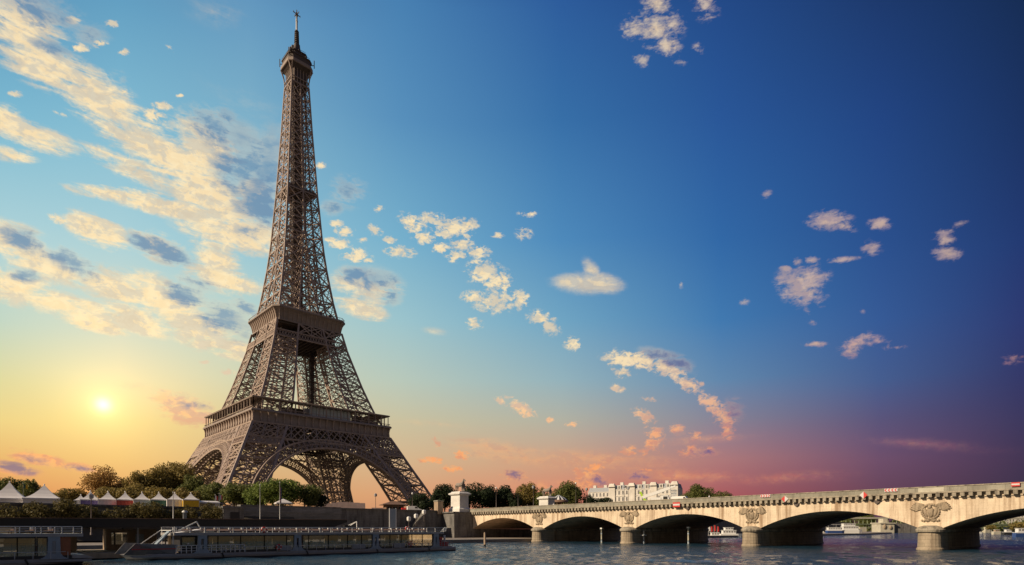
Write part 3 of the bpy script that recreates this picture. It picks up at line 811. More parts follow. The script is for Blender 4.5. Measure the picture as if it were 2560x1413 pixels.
for z0, z1 in zip(SP[:-1], SP[1:]):
    for j in range(3):
        a, b = z0+(z1-z0)*j/3, z0+(z1-z0)*(j+1)/3
        r = min(2.6, ho(a)*.42)
        cr.rings([sq(r, a+.25), sq(r, b-.25)], True, True)
        cr.rings([sq(r*.8, b-.25), sq(r*.8, b+.25)], True, True)
    for s_ in (-1, 1):
        for u in (-1, 1):
            cr.bar((s_*r*1.5, u*r*1.5, z0), (s_*r*1.42, u*r*1.42, z1), .4, caps=False)
    cr.bar((-r*1.5, -r*1.5, z0), (r*1.5, -r*1.5, (z0+z1)/2), .35, caps=False); cr.bar((r*1.5, r*1.5, (z0+z1)/2), (-r*1.5, r*1.5, z1), .35, caps=False)
cr.build('dark_column', IRON_D, tower)  # lift and stair enclosures up the middle of the spire
ip = MB()      # intermediate landing half way up
ringwall(ip, [(8.2, 194), (8.2, 196), (3, 196), (3, 194)])
ip.build('landing', IRON_D, tower)

# top gallery, cabins and antenna
tg = MB()
pr = [(5.15, 257.5), (5.25, 261), (5.7, 263.8), (6.5, 266.2), (7.35, 268.2)]
for k in range(4):
    for s_ in (-1, 1):
        for f in (1.0,):
            for (h0, z0), (h1, z1) in zip(pr[:-1], pr[1:]):
                tg.bar(onside(k, s_*(h0-(h0-5.1)*.75), h0, z0), onside(k, s_*(h1-(h1-5.1)*.75), h1, z1), .42, caps=False)
    for i in range(5):
        a = -3.6+1.8*i
        tg.bar(onside(k, a, 5.0, 257.5), onside(k, a, 5.0, 266.5), .3, caps=False)
    tg.bar(onside(k, -5.2, 5.2, 258), onside(k, 5.2, 5.2, 258), .6, caps=False)
    tg.bar(onside(k, -5.2, 5.2, 261), onside(k, 5.2, 5.2, 261), .4, caps=False)
tg.build('corbel_struts', IRON, tower)
tr_ = MB()
tr_.rings([sq(4.6, 257.5, 1), sq(4.7, 266, 1), sq(6.9, 268.1, 1.9)], True, True); tr_.build('gallery_core', IRON_D, tower)
rm = MB()
rm.rings([sq(7.3, 268.1, 2.2), sq(7.5, 268.3, 2.2), sq(7.5, 270.0, 2.2), sq(7.2, 270.2, 2.2)], True, True); rm.build('gallery_rim', IRON_P, tower)
cb = MB()
cb.rings([sq(6.6, 270.1, 2.0), sq(6.7, 273.0, 2.0), sq(7.1, 273.2, 2.1), sq(7.1, 273.8, 2.1)], True, True)
cb.rings([sq(4.6, 273.7, 1.4), sq(4.4, 277.0, 1.3), sq(4.9, 277.2, 1.4), sq(4.9, 277.7, 1.4)], True, True)
cb.rings([sq(3.0, 277.6, .9), sq(2.6, 279.2, .8), sq(1.7, 281.5, .5), sq(1.5, 284.0, .45)], True, True)
cb.build('summit_cabin', IRON_D, tower)
rng = random.Random(5)
for i in range(26):
    a = rng.uniform(0, 2*pi); h = rng.choice([6.3, 4.4, 6.8]); z = 273.8 if h > 5 else 277.7
    n = max(abs(cos(a)), abs(sin(a))); x, y = h*cos(a)/n*.92, h*sin(a)/n*.92
    aa = MB(); aa.bar((x, y, z-1), (x, y, z+rng.uniform(.6, 3.0)), rng.uniform(.12, .3))
    if i % 3 == 0: aa.box(x-.5, x+.5, y-.5, y+.5, z, z+rng.uniform(.7, 1.8))
    aa.build('aerial', IRON_D, tower)
for x, y in ((-7.6, 6.2), (7.8, -6.6), (-7.3, -6.0), (7.4, 6.4)):
    aa = MB(); aa.bar((x*.8, y*.8, 272.2), (x, y, 272.2), .3); aa.bar((x, y, 270.5), (x, y, 275.2), .34); aa.build('aerial', IRON_D, tower)
for k in range(4):
    for z in (274.6, 278.4):
        h = 6.9 if z < 276 else 4.8
        aa = MB(); aa.bar(onside(k, -h*.7, h, z), onside(k, h*.7, h, z), .12); aa.build('aerial', IRON_D, tower)
dish = MB(); dish.lathe((-3.6, -2.2, 278.8), [(0, 0), (.5, .1), (.9, .35), (.9, .45), (0, .2)], 10); dish.build('dish', WHITE, tower)
ms = MB()
ms.tube([(0, 0, 283), (0, 0, 292.4)], [1.15, 1.0], 8)
for i in range(7):
    z = 284+1.25*i; ms.tube([(0, 0, z), (0, 0, z+.35)], [1.55-.04*i]*2, 8)
ms.build('mast', IRON_D, tower)
pl = MB()
pl.tube([(0, 0, 292.3), (0, 0, 297.5), (0, 0, 301.8)], [.62, .6, .5], 8); pl.tube([(0, 0, 297.9), (0, 0, 298.3)], [.72, .72], 8); pl.build('antenna_pole', POLE, tower)
an = MB()
an.tube([(0, 0, 301.5), (0, 0, 303.0)], [.9, .7], 8); an.bar((0, 0, 302.5), (0, 0, 304.9), .35)
for a, l in ((.2, 2.3), (1.77, 2.0), (3.34, 2.3), (4.91, 2.0)):
    an.bar((0, 0, 302.2), (l*cos(a), l*sin(a), 302.5), .3); an.bar((l*cos(a), l*sin(a), 301.9), (l*cos(a), l*sin(a), 303.1), .2)
an.build('antenna_cross', IRON_D, tower)

# ------------------------------------------------------------------ ground, quays, water
ZW = -7.08
SHORE = [(-4000,-160),(-700,-160),(300,-160),(450,-140),(600,-100),(760,-32),(1000,120),(1600,560),(4000,2400)]
QUAY = [(-4000,-194.5),(-700,-194.5),(300,-194.5),(455,-172),(612,-131),(775,-62),(1020,92),(1620,530),(4020,2360)]
def structure(o): o['kind'] = 'structure'; return o
g = MB()
g.add([(x, y, 1.9) for x, y in SHORE]+[(4000, 7000, 1.9), (-4000, 7000, 1.9)], [tuple(range(len(SHORE)+2))])
structure(g.build('ground', EARTH))
g = MB()
n = len(SHORE)
V = [(x, y, -6.2) for x, y in SHORE]+[(x, y, -6.2) for x, y in QUAY]+[(x, y, -9) for x, y in QUAY]
F = []
for i in range(n-1): F += [(i, n+i, n+i+1, i+1), (n+i, 2*n+i, 2*n+i+1, n+i+1)]
g.add(V, F); structure(g.build('quay_pavement', STONE_Q))
g = MB(); g.box(-4000, 4000, -2500, -345, -9, 1.9); structure(g.build('far_bank_ground', EARTH))

# the river
m, nt, b = new_mat('river_water')
b.inputs['Base Color'].default_value = (.014, .050, .088, 1); b.inputs['Roughness'].default_value = .06
b.inputs['IOR'].default_value = 1.333
t2 = tex_noise(nt, 1.25, 6, .66, (1, 1.7, 1)); bump(nt, b, t2, .9, .22)
import numpy as np
rs = np.random.RandomState(3)
xs = np.concatenate([np.arange(-4000, -260, 220), np.arange(-260, -190, 7), np.arange(-190, 120, .85), np.arange(120, 420, 3.0), np.arange(420, 6001, 240)])
ys = np.concatenate([np.arange(-2500, -380, 130), np.arange(-380, -330, 5), np.arange(-330, -180, .62), np.arange(-180, -100, 8), np.arange(-100, 3001, 310)])
XX, YY = np.meshgrid(xs, ys); H = np.zeros_like(XX)
for i in range(46):
    L = 1.6*(8/1.6)**rs.rand(); th = rs.normal(.5, .75); kx, ky = cos(th)*2*pi/L, sin(th)*2*pi/L
    H += .0125*L**.40*np.sin(kx*XX+ky*YY+rs.rand()*6.28)*(.6+.4*np.sin(.045*(XX*rs.normal()+YY*rs.normal())+rs.rand()*6.28))
fade = np.clip((XX+190)/30, 0, 1)*np.clip((140-XX)/80, 0, 1)*np.clip((YY+330)/6, 0, 1)*np.clip((-186-YY)/6, 0, 1)
gust = .75+.45*np.sin(XX*.031+1.3*np.sin(YY*.05))*np.sin(YY*.062+.8*np.sin(XX*.02))
ZZ = ZW+H*fade*gust
ny, nx = XX.shape; V = np.stack([XX.ravel(), YY.ravel(), ZZ.ravel()], 1)
I = (np.arange(ny-1)[:, None]*nx+np.arange(nx-1)[None, :]).ravel()
Q = np.stack([I, I+1, I+nx+1, I+nx], 1)
me = bpy.data.meshes.new('river'); me.vertices.add(len(V)); me.vertices.foreach_set('co', V.ravel().astype('f4'))
me.loops.add(Q.size); me.loops.foreach_set('vertex_index', Q.ravel().astype('i4'))
me.polygons.add(len(Q)); me.polygons.foreach_set('loop_start', np.arange(0, Q.size, 4).astype('i4'))
me.polygons.foreach_set('use_smooth', np.ones(len(Q), bool)); me.materials.append(m); me.update(); me.validate()
o = bpy.data.objects.new('river', me); COL.objects.link(o); structure(o)


# quay walls of the left bank, each with its coping
def wall(name, label, x0, x1, y, zt, mat, thick=1.2, course=False, zb=-6.2):
    r = empty(name, ((x0+x1)/2, y, zb), label, 'wall', 'stone walls along the quay'); L = (x1-x0)/2; h = zt-zb
    w = MB(); w.box(-L, L, 0, thick, 0, h-.35)
    if course:
        for i in range(7): w.box(-L, L, -.12, 0.0, h-4.6+i*.44, h-4.6+i*.44+.25)
        w.box(-L, L, -.22, 0, h-1.75, h-.35)
    w.build('wall_face', mat, r)
    c_ = MB(); c_.box(-L-.01, L+.01, -.3, thick+.1, h-.35, h); c_.build('coping', STONE_W, r)
    return r
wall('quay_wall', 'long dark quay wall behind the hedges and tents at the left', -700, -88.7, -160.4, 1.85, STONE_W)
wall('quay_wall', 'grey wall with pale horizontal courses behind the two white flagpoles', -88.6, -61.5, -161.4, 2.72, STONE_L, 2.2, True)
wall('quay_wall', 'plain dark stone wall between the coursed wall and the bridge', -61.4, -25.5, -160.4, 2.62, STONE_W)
r = empty('quay_wall', (24, -160.2, -6.2), 'stone embankment wall running away beyond the bridge', 'wall', 'stone walls along the quay')
w = MB()
pts = [(24, -160.2)]+[(x, y-.2) for x, y in SHORE[2:7]]
V = [(x-24, y+160.2, z) for z in (0, 8.7) for x, y in pts]; k = len(pts)
w.add(V, [(i, i+1, k+i+1, k+i) for i in range(k-1)]); w.build('wall_face', STONE_W, r)
w = MB()
for (x0, y0), (x1, y1) in zip(pts[:-1], pts[1:]): w.bar((x0-24, y0+160.2, 8.7), (x1-24, y1+160.2, 8.7), .9, .4)
w.build('coping', STONE_W, r)

# stair with three small lanterns in front of the dark wall
x0, d0 = on_y(1015, -166); x1, d1 = on_y(1078, -166)
st = MB()
for i in range(22):
    t = i/22; xx = x0+(x1-x0)*t; zz = -6.2+(2.2+6.2)*(t)
    st.box(xx, x0+(x1-x0)*(i+1)/22+.0, -163.2+.002*i, -160.5, -6.2, zz)
o = st.build('stone_stair', STONE_W); tag(o, 'stone stair climbing the dark quay wall beside the bridge', 'stair')
for i, (px, py, lab) in enumerate(((1022, 1300, 'white lantern lowest on the quay stair'), (1040, 1293, 'white lantern half way up the quay stair'), (1060, 1283, 'white lantern at the head of the quay stair'))):
    xx, dd = on_y(px, -166.2); r = empty('stair_lantern', (xx, -166.2, zpx(py, dd)-1.6), lab, 'lantern', 'lanterns on the quay stair')
    p = MB(); p.bar((0, 0, -1), (0, 0, 1.3), .1); p.build('post', LAMPM, r)
    p = MB(); p.rings([sq(.2, 1.2), sq(.42, 1.45), sq(.46, 2.3), sq(.2, 2.6)]); p.build('lamp', WHITE, r)

# ------------------------------------------------------------------ the stone bridge
BX = 17.8
zt = lambda y: 3.2+(-167-y)*.0054
bridge = empty('stone_bridge', (0, -245, ZW), 'long pale stone bridge of low arches crossing the river', 'bridge')
def bbuild(mb, name, mat, parent=None):
    mb.v = [(x, y+245, z-ZW) for x, y, z in mb.v]
    return mb.build(name, mat, parent or bridge)
PC = [-197.2-31.23*k for k in range(4)]
PW = 1.7
SPANS = [(-167.2, PC[0]+PW)]+[(PC[k]-PW, PC[k+1]+PW) for k in range(3)]+[(PC[3]-PW, -320.9)]
SPR, CRN = -3.3, .02
def arch_pts(y0, y1, n=28):
    L = abs(y1-y0); f = CRN-SPR; R = (L*L/4+f*f)/(2*f); yc = (y0+y1)/2; zc = CRN-R
    am = math.asin(L/2/R)
    return [(yc+R*sin(am-2*am*i/n), zc+R*cos(am-2*am*i/n)) for i in range(n+1)]
vau = MB()
for s_ in (-1, 1):
    fac = MB()
    outline = [(-160.0, -9.0), (-167.2, -9.0)]
    for i, (y0, y1) in enumerate(SPANS): outline += arch_pts(y0, y1)
    outline += [(-321, -9), (-344, -9)]
    for (ya, za), (yb, zb) in zip(outline[:-1], outline[1:]):
        if abs(ya-yb) < 1e-6: continue
        q = [(s_*BX, ya, za), (s_*BX, yb, zb), (s_*BX, yb, zt(yb)-1.0), (s_*BX, ya, zt(ya)-1.0)]
        fac.add(q if s_ < 0 else q[::-1], [(0,1,2,3)])
    bbuild(fac, 'spandrel_wall', STONE_B)
for y0, y1 in SPANS:
    A = arch_pts(y0, y1)
    for (ya, za), (yb, zb) in zip(A[:-1], A[1:]): vau.add([(-BX, ya, za), (BX, ya, za), (BX, yb, zb), (-BX, yb, zb)], [(0,1,2,3)], True)
bbuild(vau, 'vault', STONE_V)
for y0, y1 in SPANS:
    vr = MB(); A = arch_pts(y0, y1, 42); mid = ((y0+y1)/2, CRN-60)
    for i, ((ya, za), (yb, zb)) in enumerate(zip(A[:-1], A[1:])):
        def outp(y, z, d): 
            R = ((y1-y0)**2/4+(CRN-SPR)**2)/(2*(CRN-SPR)); c_ = Vector(((y0+y1)/2, CRN-R)); v = (Vector((y, z))-c_).normalized(); return y+v.x*d, z+v.y*d
        e = .012 if i % 2 else .03
        ga, gb = outp(ya, za, .62), outp(yb, zb, .62)
        vr.add([(-BX-e, ya, za), (-BX-e, yb, zb), (-BX-e, gb[0], gb[1]), (-BX-e, ga[0], ga[1]), (-BX, ya, za), (-BX, yb, zb), (-BX, gb[0], gb[1]), (-BX, ga[0], ga[1])], [(0,1,2,3), (4,5,1,0), (3,2,6,7)])
    bbuild(vr, 'arch_ring', STONE_B)
# roadway, kerbed pavements
rd = MB()
N = 12
for i in range(N):
    ya, yb = -157-188*i/N, -157-188*(i+1)/N
    rd.add([(-BX+.3, ya, zt(ya)-1.12), (BX-.3, ya, zt(ya)-1.12), (BX-.3, yb, zt(yb)-1.12), (-BX+.3, yb, zt(yb)-1.12)], [(0,3,2,1)])
    for s_ in (-1, 1):
        xa, xb = s_*(BX-.4), s_*(BX-4.5)
        rd.add([(xa, ya, zt(ya)-.98), (xb, ya, zt(ya)-.98), (xb, yb, zt(yb)-.98), (xa, yb, zt(yb)-.98), (xb, ya, zt(ya)-1.12), (xb, yb, zt(yb)-1.12)], [(0,1,2,3), (1,4,5,2)])
bbuild(rd, 'roadway', ASPH)
par = MB(); cor = MB(); cop = MB()
Y0, Y1 = -165.0, -344.0
for s_ in (-1, 1):
    A = lambda x, y, dz: (s_*x, y, zt(y)+dz)
    def run(mb, xo, xi, d0, d1, y0=Y0, y1=Y1):
        mb.rings([[A(xo, y, d0), A(xi, y, d0), A(xi, y, d1), A(xo, y, d1)] for y in (y0, y1)])
    run(par, BX+.72, BX+.2, -.98, -.16)
    run(cop, BX+.82, BX+.12, -.16, 0.0)
    run(cop, BX+.95, BX-.1, -1.22, -.985)
    run(cop, BX+.14, BX-.1, -2.06, -1.94)
    y = Y0-.5
    while y > Y1+1:
        cor.box(s_*(BX-.1) if s_ > 0 else -BX-.88, BX+.88 if s_ > 0 else -BX+.1, y-.29, y+.29, zt(y)-1.86, zt(y)-1.225)
        cor.box(s_*(BX-.1) if s_ > 0 else -BX-.42, BX+.42 if s_ > 0 else -BX+.1, y-.26, y+.26, zt(y)-2.03, zt(y)-1.862)
        y -= 1.12
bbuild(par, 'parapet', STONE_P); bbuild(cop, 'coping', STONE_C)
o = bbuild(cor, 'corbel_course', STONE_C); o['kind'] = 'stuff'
pp = MB(); ya, da = on_y(2297, -290), 0
def facade_y(px, x=-BX-.3):
    k = (px-1280)/FPX; d = (x-CAM.x)/(FW.x+RT.x*k); return CAM.y+(FW.y+RT.y*k)*d, d
y0, _ = facade_y(2297); y1, _ = facade_y(2361)
pp.box(-BX-.75, -BX-.721, y1, y0, zt(y0)-.95, zt(y0)-.17); o = bbuild(pp, 'replaced_panel', STONE_PALE); o['label'] = 'pale new stone in the parapet'
for k, yc in enumerate(PC):
    for seg, (xa, xb) in enumerate(((-18.3, -13.2), (-9.9, 18.4))):
        pr = MB(); cp = MB()
        def outl(r, z, xa=xa, xb=xb):
            P = [(xa-r*1.05*sin(pi*i/10), yc+r*cos(pi*i/10), z) for i in range(11)]
            if seg: P += [(xb+r*sin(pi*i/10), yc-r*cos(pi*i/10), z) for i in range(11)]
            else: P += [(xb, yc-r, z), (xb, yc+r, z)]
            return P
        pr.rings([outl(1.95, -9), outl(1.95, ZW+.25), outl(1.78, ZW+.5), outl(1.68, -4.05)], True, True)
        bbuild(pr, 'pier', STONE_PIER)
        cp.rings([outl(1.72, -4.05), outl(2.0, -3.95), outl(2.08, -3.6), outl(1.95, -3.42), outl(1.6, -3.1), outl(.9, -2.85)], True, True)
        bbuild(cp, 'pier_cap', STONE_C)
    # carved wreath with a bird and spread wings
    e = MB(); x = -BX-.05; zc = -.45
    e.torus((x, yc, zc), 1.22, .2, 'x', 22, 6, 1, 1.02)
    for j in range(22):
        a = 2*pi*j/22; e.ball((x-.1, yc+1.24*cos(a), zc+1.24*sin(a)), .17, .2, .2, 6, 4)
    e.ball((x, yc, zc-.1), .40, .58, .92, 10, 7); e.ball((x-.2, yc+.08, zc+.80), .30, .30, .36, 8, 6); e.ball((x-.3, yc+.34, zc+.72), .12, .22, .1, 6, 4)
    for s_ in (-1, 1):
        e.ball((x, yc+s_*.72, zc-.1), .26, .30, .95, 8, 6, Matrix.Rotation(s_*-.22, 3, 'X'))
        for j in range(7):
            L = 1.25+.16*j if j < 5 else 1.75-.3*(j-5); a = .42-.16*j
            c_ = Vector((x-.04, yc+s_*(1.0+L*.5*cos(a)), zc+.92+.13*(3-j)+L*.18*sin(a)))
            e.ball(c_, .16, L*.62, .17, 8, 5, Matrix.Rotation(s_*a*.7, 3, 'X'))
        e.ball((x, yc+s_*.4, zc-1.35), .2, .5, .2, 8, 5)
        for j in range(5): e.ball((x-.08, yc+s_*(.18+.26*j), zc-1.5-.1*(j % 2)), .16, .16, .2, 6, 4)
    bbuild(e, 'eagle_relief', RELIEF)
for i, px in enumerate((1720, 1992, 2193)):
    y, _ = facade_y(px, -BX); e = MB(); e.rings([[(-BX-o_, y+a, zt(y)-2.05-h) for o_, a in ((0, -w_), (0, w_), (.35, w_), (.35, -w_))] for h, w_ in ((0, .5), (.35, .42), (.62, .08))]); bbuild(e, 'drain_spout', IRON_D)
# abutment with its pedestal base
ab = MB(); ab.box(-17.9, 17.9, -167.1, -160.0, -9, -3.35); ab.box(-25.5, -17.9, -167.1, -160.0, -9, 1.75); ab.box(-26, -17.9, -167.3, -159.9, 1.75, 2.15); ab.box(17.9, 25, -167.1, -160, -9, 2.15); bbuild(ab, 'abutment', STONE_W)

# marker boards hung on the bridge for the boats
def board(name, label, px0, px1, py0, py1, build, x=-BX-.99):
    y0, d0 = facade_y(px0, x); y1, d1 = facade_y(px1, x); d = (d0+d1)/2
    za, zb = zpx(py1, d), zpx(py0, d); yc, zc = (y0+y1)/2, (za+zb)/2
    r = empty(name, (x, yc, zc), label, 'sign', 'navigation boards hung on the bridge'); build(r, abs(y0-y1)/2, (zb-za)/2); return r
def flatpoly(mb, P, t=.03, back=.0):
    """polygon in the y-z plane facing upstream, t proud"""
    n = len(P); mb.add([(-t, y, z) for y, z in P]+[(back, y, z) for y, z in P], [tuple(range(n-1, -1, -1)), tuple(range(n, 2*n))]+[(i, (i+1) % n, n+(i+1) % n, n+i) for i in range(n)])
def stripes(r, hy, hz):
    m = MB(); flatpoly(m, [(hy, -hz), (-hy, -hz), (-hy, hz), (hy, hz)], .03); m.build('panel', RED, r)
    m = MB(); flatpoly(m, [(hy*.93, -hz*.36), (-hy*.93, -hz*.36), (-hy*.93, hz*.36), (hy*.93, hz*.36)], .05, -.031); m.build('white_band', SIGNW, r)
def diamond(flip):
    def f(r, hy, hz):
        s_ = 1 if flip else -1
        m = MB(); flatpoly(m, [(0, -hz), (0, hz), (s_*hy, 0)], .04); m.build('red_half', RED, r)
        m = MB(); flatpoly(m, [(0, -hz), (0, hz), (-s_*hy, 0)], .04); m.build('white_half', SIGNW, r)
    return f
def chevrons(dirn):
    def f(r, hy, hz):
        m = MB(); flatpoly(m, [(hy, -hz), (-hy, -hz), (-hy, hz), (hy, hz)], .03); m.build('panel', SIGNW, r)
        m = MB(); n = 4; w = 2*hy/n
        for i in range(n):
            a = hy-w*i; t = w*.5; q = w*.42
            if dirn > 0:   # pointing right in the picture, towards -y
                P = [(a, hz*.9), (a-q, hz*.9), (a-q-t*.9, 0), (a-q, -hz*.9), (a, -hz*.9), (a-t*.9, 0)]
            else:
                P = [(a-w+q+.02, hz*.9), (a-w+.02+w*.8, hz*.9), (a-w*.55, 0), (a-w+.02+w*.8, -hz*.9), (a-w+q+.02, -hz*.9), (a-.02, 0)]
                P = [(a-t*.9, hz*.9), (a-t*.9-q, hz*.9), (a-q, 0), (a-t*.9-q, -hz*.9), (a-t*.9, -hz*.9), (a, 0)]
            flatpoly(m, P, .05, -.031)
        m.build('chevron_marks', RED, r)
    return f
board('striped_board', 'red board with a white band fixed below the parapet over the third arch', 1682, 1700, 1256, 1268, stripes)
board('striped_board', 'red and white striped board on the parapet at the near end', 2528, 2550, 1206, 1216, stripes)
board('diamond_board', 'diamond board with red left half and white right half', 1953, 1971, 1239.5, 1256, diamond(True))
board('diamond_board', 'diamond board with white left half and red right half', 2149, 2169, 1229, 1247, diamond(False))
board('chevron_board', 'white board of red chevrons pointing right on the parapet', 1901, 1926, 1236.5, 1243.5, chevrons(1), -BX-.86)
board('chevron_board', 'white board of red chevrons pointing left on the parapet', 2211, 2244, 1221.5, 1229.5, chevrons(-1), -BX-.86)

# equestrian groups on tall pedestals at the bridge head
def monument(x, y, zb, label):
    r = empty('equestrian_monument', (x, y, zb), label, 'monument', 'equestrian statues at the bridge head')
    p = MB()
    def R(a, b, z): return [(-a, -b, z), (a, -b, z), (a, b, z), (-a, b, z)]
    p.rings([R(2.9, 2.4, -.3), R(2.9, 2.4, 1.0), R(2.6, 2.1, 1.25), R(2.45, 1.95, 1.5)]); p.rings([R(2.35, 1.85, 1.5), R(2.3, 1.8, 5.4)])
    p.rings([R(2.4, 1.9, 5.4), R(2.9, 2.4, 5.75), R(2.95, 2.45, 6.1), R(2.3, 1.8, 6.45), R(2.2, 1.7, 6.7)]); p.build('pedestal', STONE_WHT, r)
    h = MB(); z = 0
    h.tube([(-1.35, 0, z+1.75), (-.9, 0, z+1.8), (0, 0, z+1.72), (.8, 0, z+1.85), (1.2, 0, z+1.8)], [.3, .52, .48, .55, .3], 10)
    h.tube([(1.0, 0, z+1.95), (1.4, 0, z+2.5), (1.65, .05, z+2.95)], [.42, .3, .22], 8); h.tube([(1.5, .05, z+3.05), (2.0, .1, z+2.75), (2.2, .1, z+2.6)], [.2, .16, .1], 8)
    for xx, yy, ln in ((.95, .25, 0), (1.05, -.25, .35), (-1.05, .28, -.15), (-1.15, -.28, .15)):
        h.tube([(xx, yy, z+1.6), (xx+ln*.5, yy, z+.85), (xx+ln*.3-.08, yy, z+.4), (xx+ln*.35, yy, z+.02)], [.24, .15, .1, .13], 7)
    h.tube([(-1.4, 0, z+1.9), (-1.75, 0, z+1.6), (-1.85, 0, z+.8)], [.12, .16, .05], 6); H = h.build('horse', STATUE, r); H.scale = (1.3,)*3; H.location = (0, 0, 6.7)
    q = MB(); y2 = .75
    q.tube([(.75, y2, z+.02), (.7, y2, z+.5), (.68, y2, z+1.0)], [.12, .14, .19], 8); q.tube([(.35, y2, z+.02), (.42, y2, z+.5), (.55, y2, z+1.0)], [.12, .14, .19], 8)
    q.tube([(.62, y2, z+.95), (.6, y2, z+1.35), (.58, y2, z+1.75), (.58, y2, z+1.92)], [.27, .25, .33, .12], 10); q.ball((.6, y2, z+2.12), .17, .16, .21, 8, 6)
    q.tube([(.6, y2-.3, z+1.72), (.8, y2-.5, z+1.55), (1.15, y2-.55, z+1.95)], [.11, .09, .07], 6); q.tube([(.58, y2+.3, z+1.72), (.5, y2+.42, z+1.3), (.6, y2+.35, z+.9)], [.11, .09, .07], 6)
    H = q.build('warrior', STATUE, r); H.scale = (1.42,)*3; H.location = (0, 0, 6.7)
    r.rotation_euler = (0, 0, -pi/2)
monument(-20.2, -163.2, 2.15, 'stone horse and man on the white pedestal left of the bridge parapet')
monument(20.4, -164.4, 2.15, 'stone horse and man on the white pedestal beyond the parapet by the carousel')

# ------------------------------------------------------------------ trees and shrubs
TREE_N = [0]
def crown(rng, w, h, zc, dens, leaf, ragged=.22, flat=1.0, nc=None):
    """leaf-sized faces spread through uneven clumps that fill the crown's volume"""
    mb = MB(); nc = nc or int(16+w*1.1)
    clumps = []
    for i in range(nc):
        while True:
            p = Vector((rng.uniform(-1, 1), rng.uniform(-1, 1), rng.uniform(-1, 1)))
            if .25 < p.length < 1: break
        p *= .62+.38*rng.random()
        r = rng.uniform(.22, .40)
        clumps.append((Vector((p.x*w*.40, p.y*w*.40, zc+p.z*h*.40*flat)), r*w*.5*(1+ragged*rng.uniform(-1, 1)), r*h*.55))
    for c_, rw, rh in clumps:
        n = int(dens*(rw*rw+rw*rh)*4)
        for j in range(n):
            d = Vector((rng.gauss(0, 1), rng.gauss(0, 1), rng.gauss(0, 1)+.15)).normalized()
            k = (.45+.6*rng.random()**.6)
            p = c_+Vector((d.x*rw, d.y*rw, d.z*rh))*k
            nn = (d+Vector((rng.gauss(0, .6), rng.gauss(0, .6), rng.gauss(0, .6)))).normalized()
            a = nn.cross(Vector((rng.random()-.5, rng.random()-.5, rng.random()-.5))).normalized(); b_ = nn.cross(a)
            s_ = leaf*rng.uniform(.6, 1.35); l = s_*rng.uniform(.55, .9)
            mb.add([p-a*s_*.5, p+b_*l*.42, p+a*s_*.5, p-b_*l*.42], [(0, 1, 2, 3)])
    return mb, clumps
def tree(label, px, py, wpx, d, mat, base=1.9, dens=6.5, leaf=.60, cb=.10, group='trees on the left bank', ragged=.25, trunk=.028, name='tree', cat='tree', flat=1.0):
    TREE_N[0] += 1; rng = random.Random(100+TREE_N[0])
    p = at(px, py, d); H = p.z-base; w = wpx/FPX*d
    r = empty(name, (p.x, p.y, base), label, cat, group, rng.uniform(0, 6))
    h = H*(1-cb); zc = H*cb+h*.5
    mb, clumps = crown(rng, w*1.04, h*1.04, zc, dens*(.62/leaf)**2, leaf, ragged, flat)
    mb.build('crown', mat, r)
    t = MB(); R = max(.18, H*trunk)
    t.tube([(0, 0, -.4), (0, 0, .3), (.05*w*rng.uniform(-1, 1), 0, zc*.6), (0, .03*w, zc), (0, 0, zc+h*.25)], [R*1.5, R, R*.75, R*.5, R*.2], 8)
    for c_, rw, rh in rng.sample(clumps, min(9, len(clumps))):
        z0 = zc*rng.uniform(.55, .95); m_ = Vector((c_.x*.45, c_.y*.45, (z0+c_.z)*.5))
        t.tube([(0, 0, z0), m_, c_], [R*.42, R*.28, R*.1], 6)
    t.build('trunk', BARK, r)
    return r
L = 'trees on the left bank'
tree('dark tree rising behind the big white tents at the picture edge', 18, 1186, 96, 230, LEAF_M, group=L)
tree('low dark tree between the two biggest white tent peaks', 78, 1198, 62, 225, LEAF_M, group=L)
tree('low amber tree right of the big white tents', 176, 1216, 100, 205, LEAF_O, group=L)
tree('thin golden tree standing alone against the low sun', 258, 1160, 104, 208, LEAF_G, group=L, dens=2.6, cb=.3, ragged=.5, leaf=.6)
tree('olive tree at the left shoulder of the tall clump', 345, 1174, 80, 205, LEAF_O, group=L)
tree('olive tree in the middle of the tall clump', 388, 1158, 92, 210, LEAF_O, group=L)
tree('tallest olive tree touching the left leg of the tower', 441, 1141, 108, 218, LEAF_O, group=L, dens=6)
tree('dark tree against the foot of the left tower leg', 480, 1176, 70, 210, LEAF_M, group=L)
tree('low sunlit tree behind the white tent with no coloured wall', 292, 1212, 92, 188, LEAF_O, group=L)
tree('low sunlit tree behind the red walled tent', 340, 1209, 92, 187, LEAF_O, group=L)
tree('low sunlit tree behind the green walled tent', 402, 1211, 92, 186, LEAF_O, group=L)
tree('low sunlit tree behind the yellow walled tent', 462, 1217, 84, 185, LEAF_O, group=L)
tree('green tree behind the white marquee', 528, 1203, 96, 190, LEAF_M, group=L)
tree('dark green tree left of the bright round one', 585, 1199, 92, 186, LEAF_M, group=L)
tree('green tree joining the bright round one on its left', 640, 1206, 80, 178, LEAF_A, group=L)
tree('large bright green round tree under the tower arch', 706, 1194, 138, 176, LEAF_A, group=L, dens=6.5)
tree('darker tree at the right side of the bright round one', 772, 1207, 84, 180, LEAF_M, group=L)
tree('small dark tree by the low wooden gateway', 800, 1228, 44, 182, LEAF_D, group=L)
R_ = 'trees beyond the bridge'
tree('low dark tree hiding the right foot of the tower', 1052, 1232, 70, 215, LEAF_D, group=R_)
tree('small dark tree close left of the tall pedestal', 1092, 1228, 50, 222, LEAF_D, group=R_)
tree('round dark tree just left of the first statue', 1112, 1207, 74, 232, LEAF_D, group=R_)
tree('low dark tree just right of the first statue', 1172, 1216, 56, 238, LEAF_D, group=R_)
tree('tallest dark tree right of the first statue', 1205, 1197, 84, 244, LEAF_D, group=R_, dens=6)
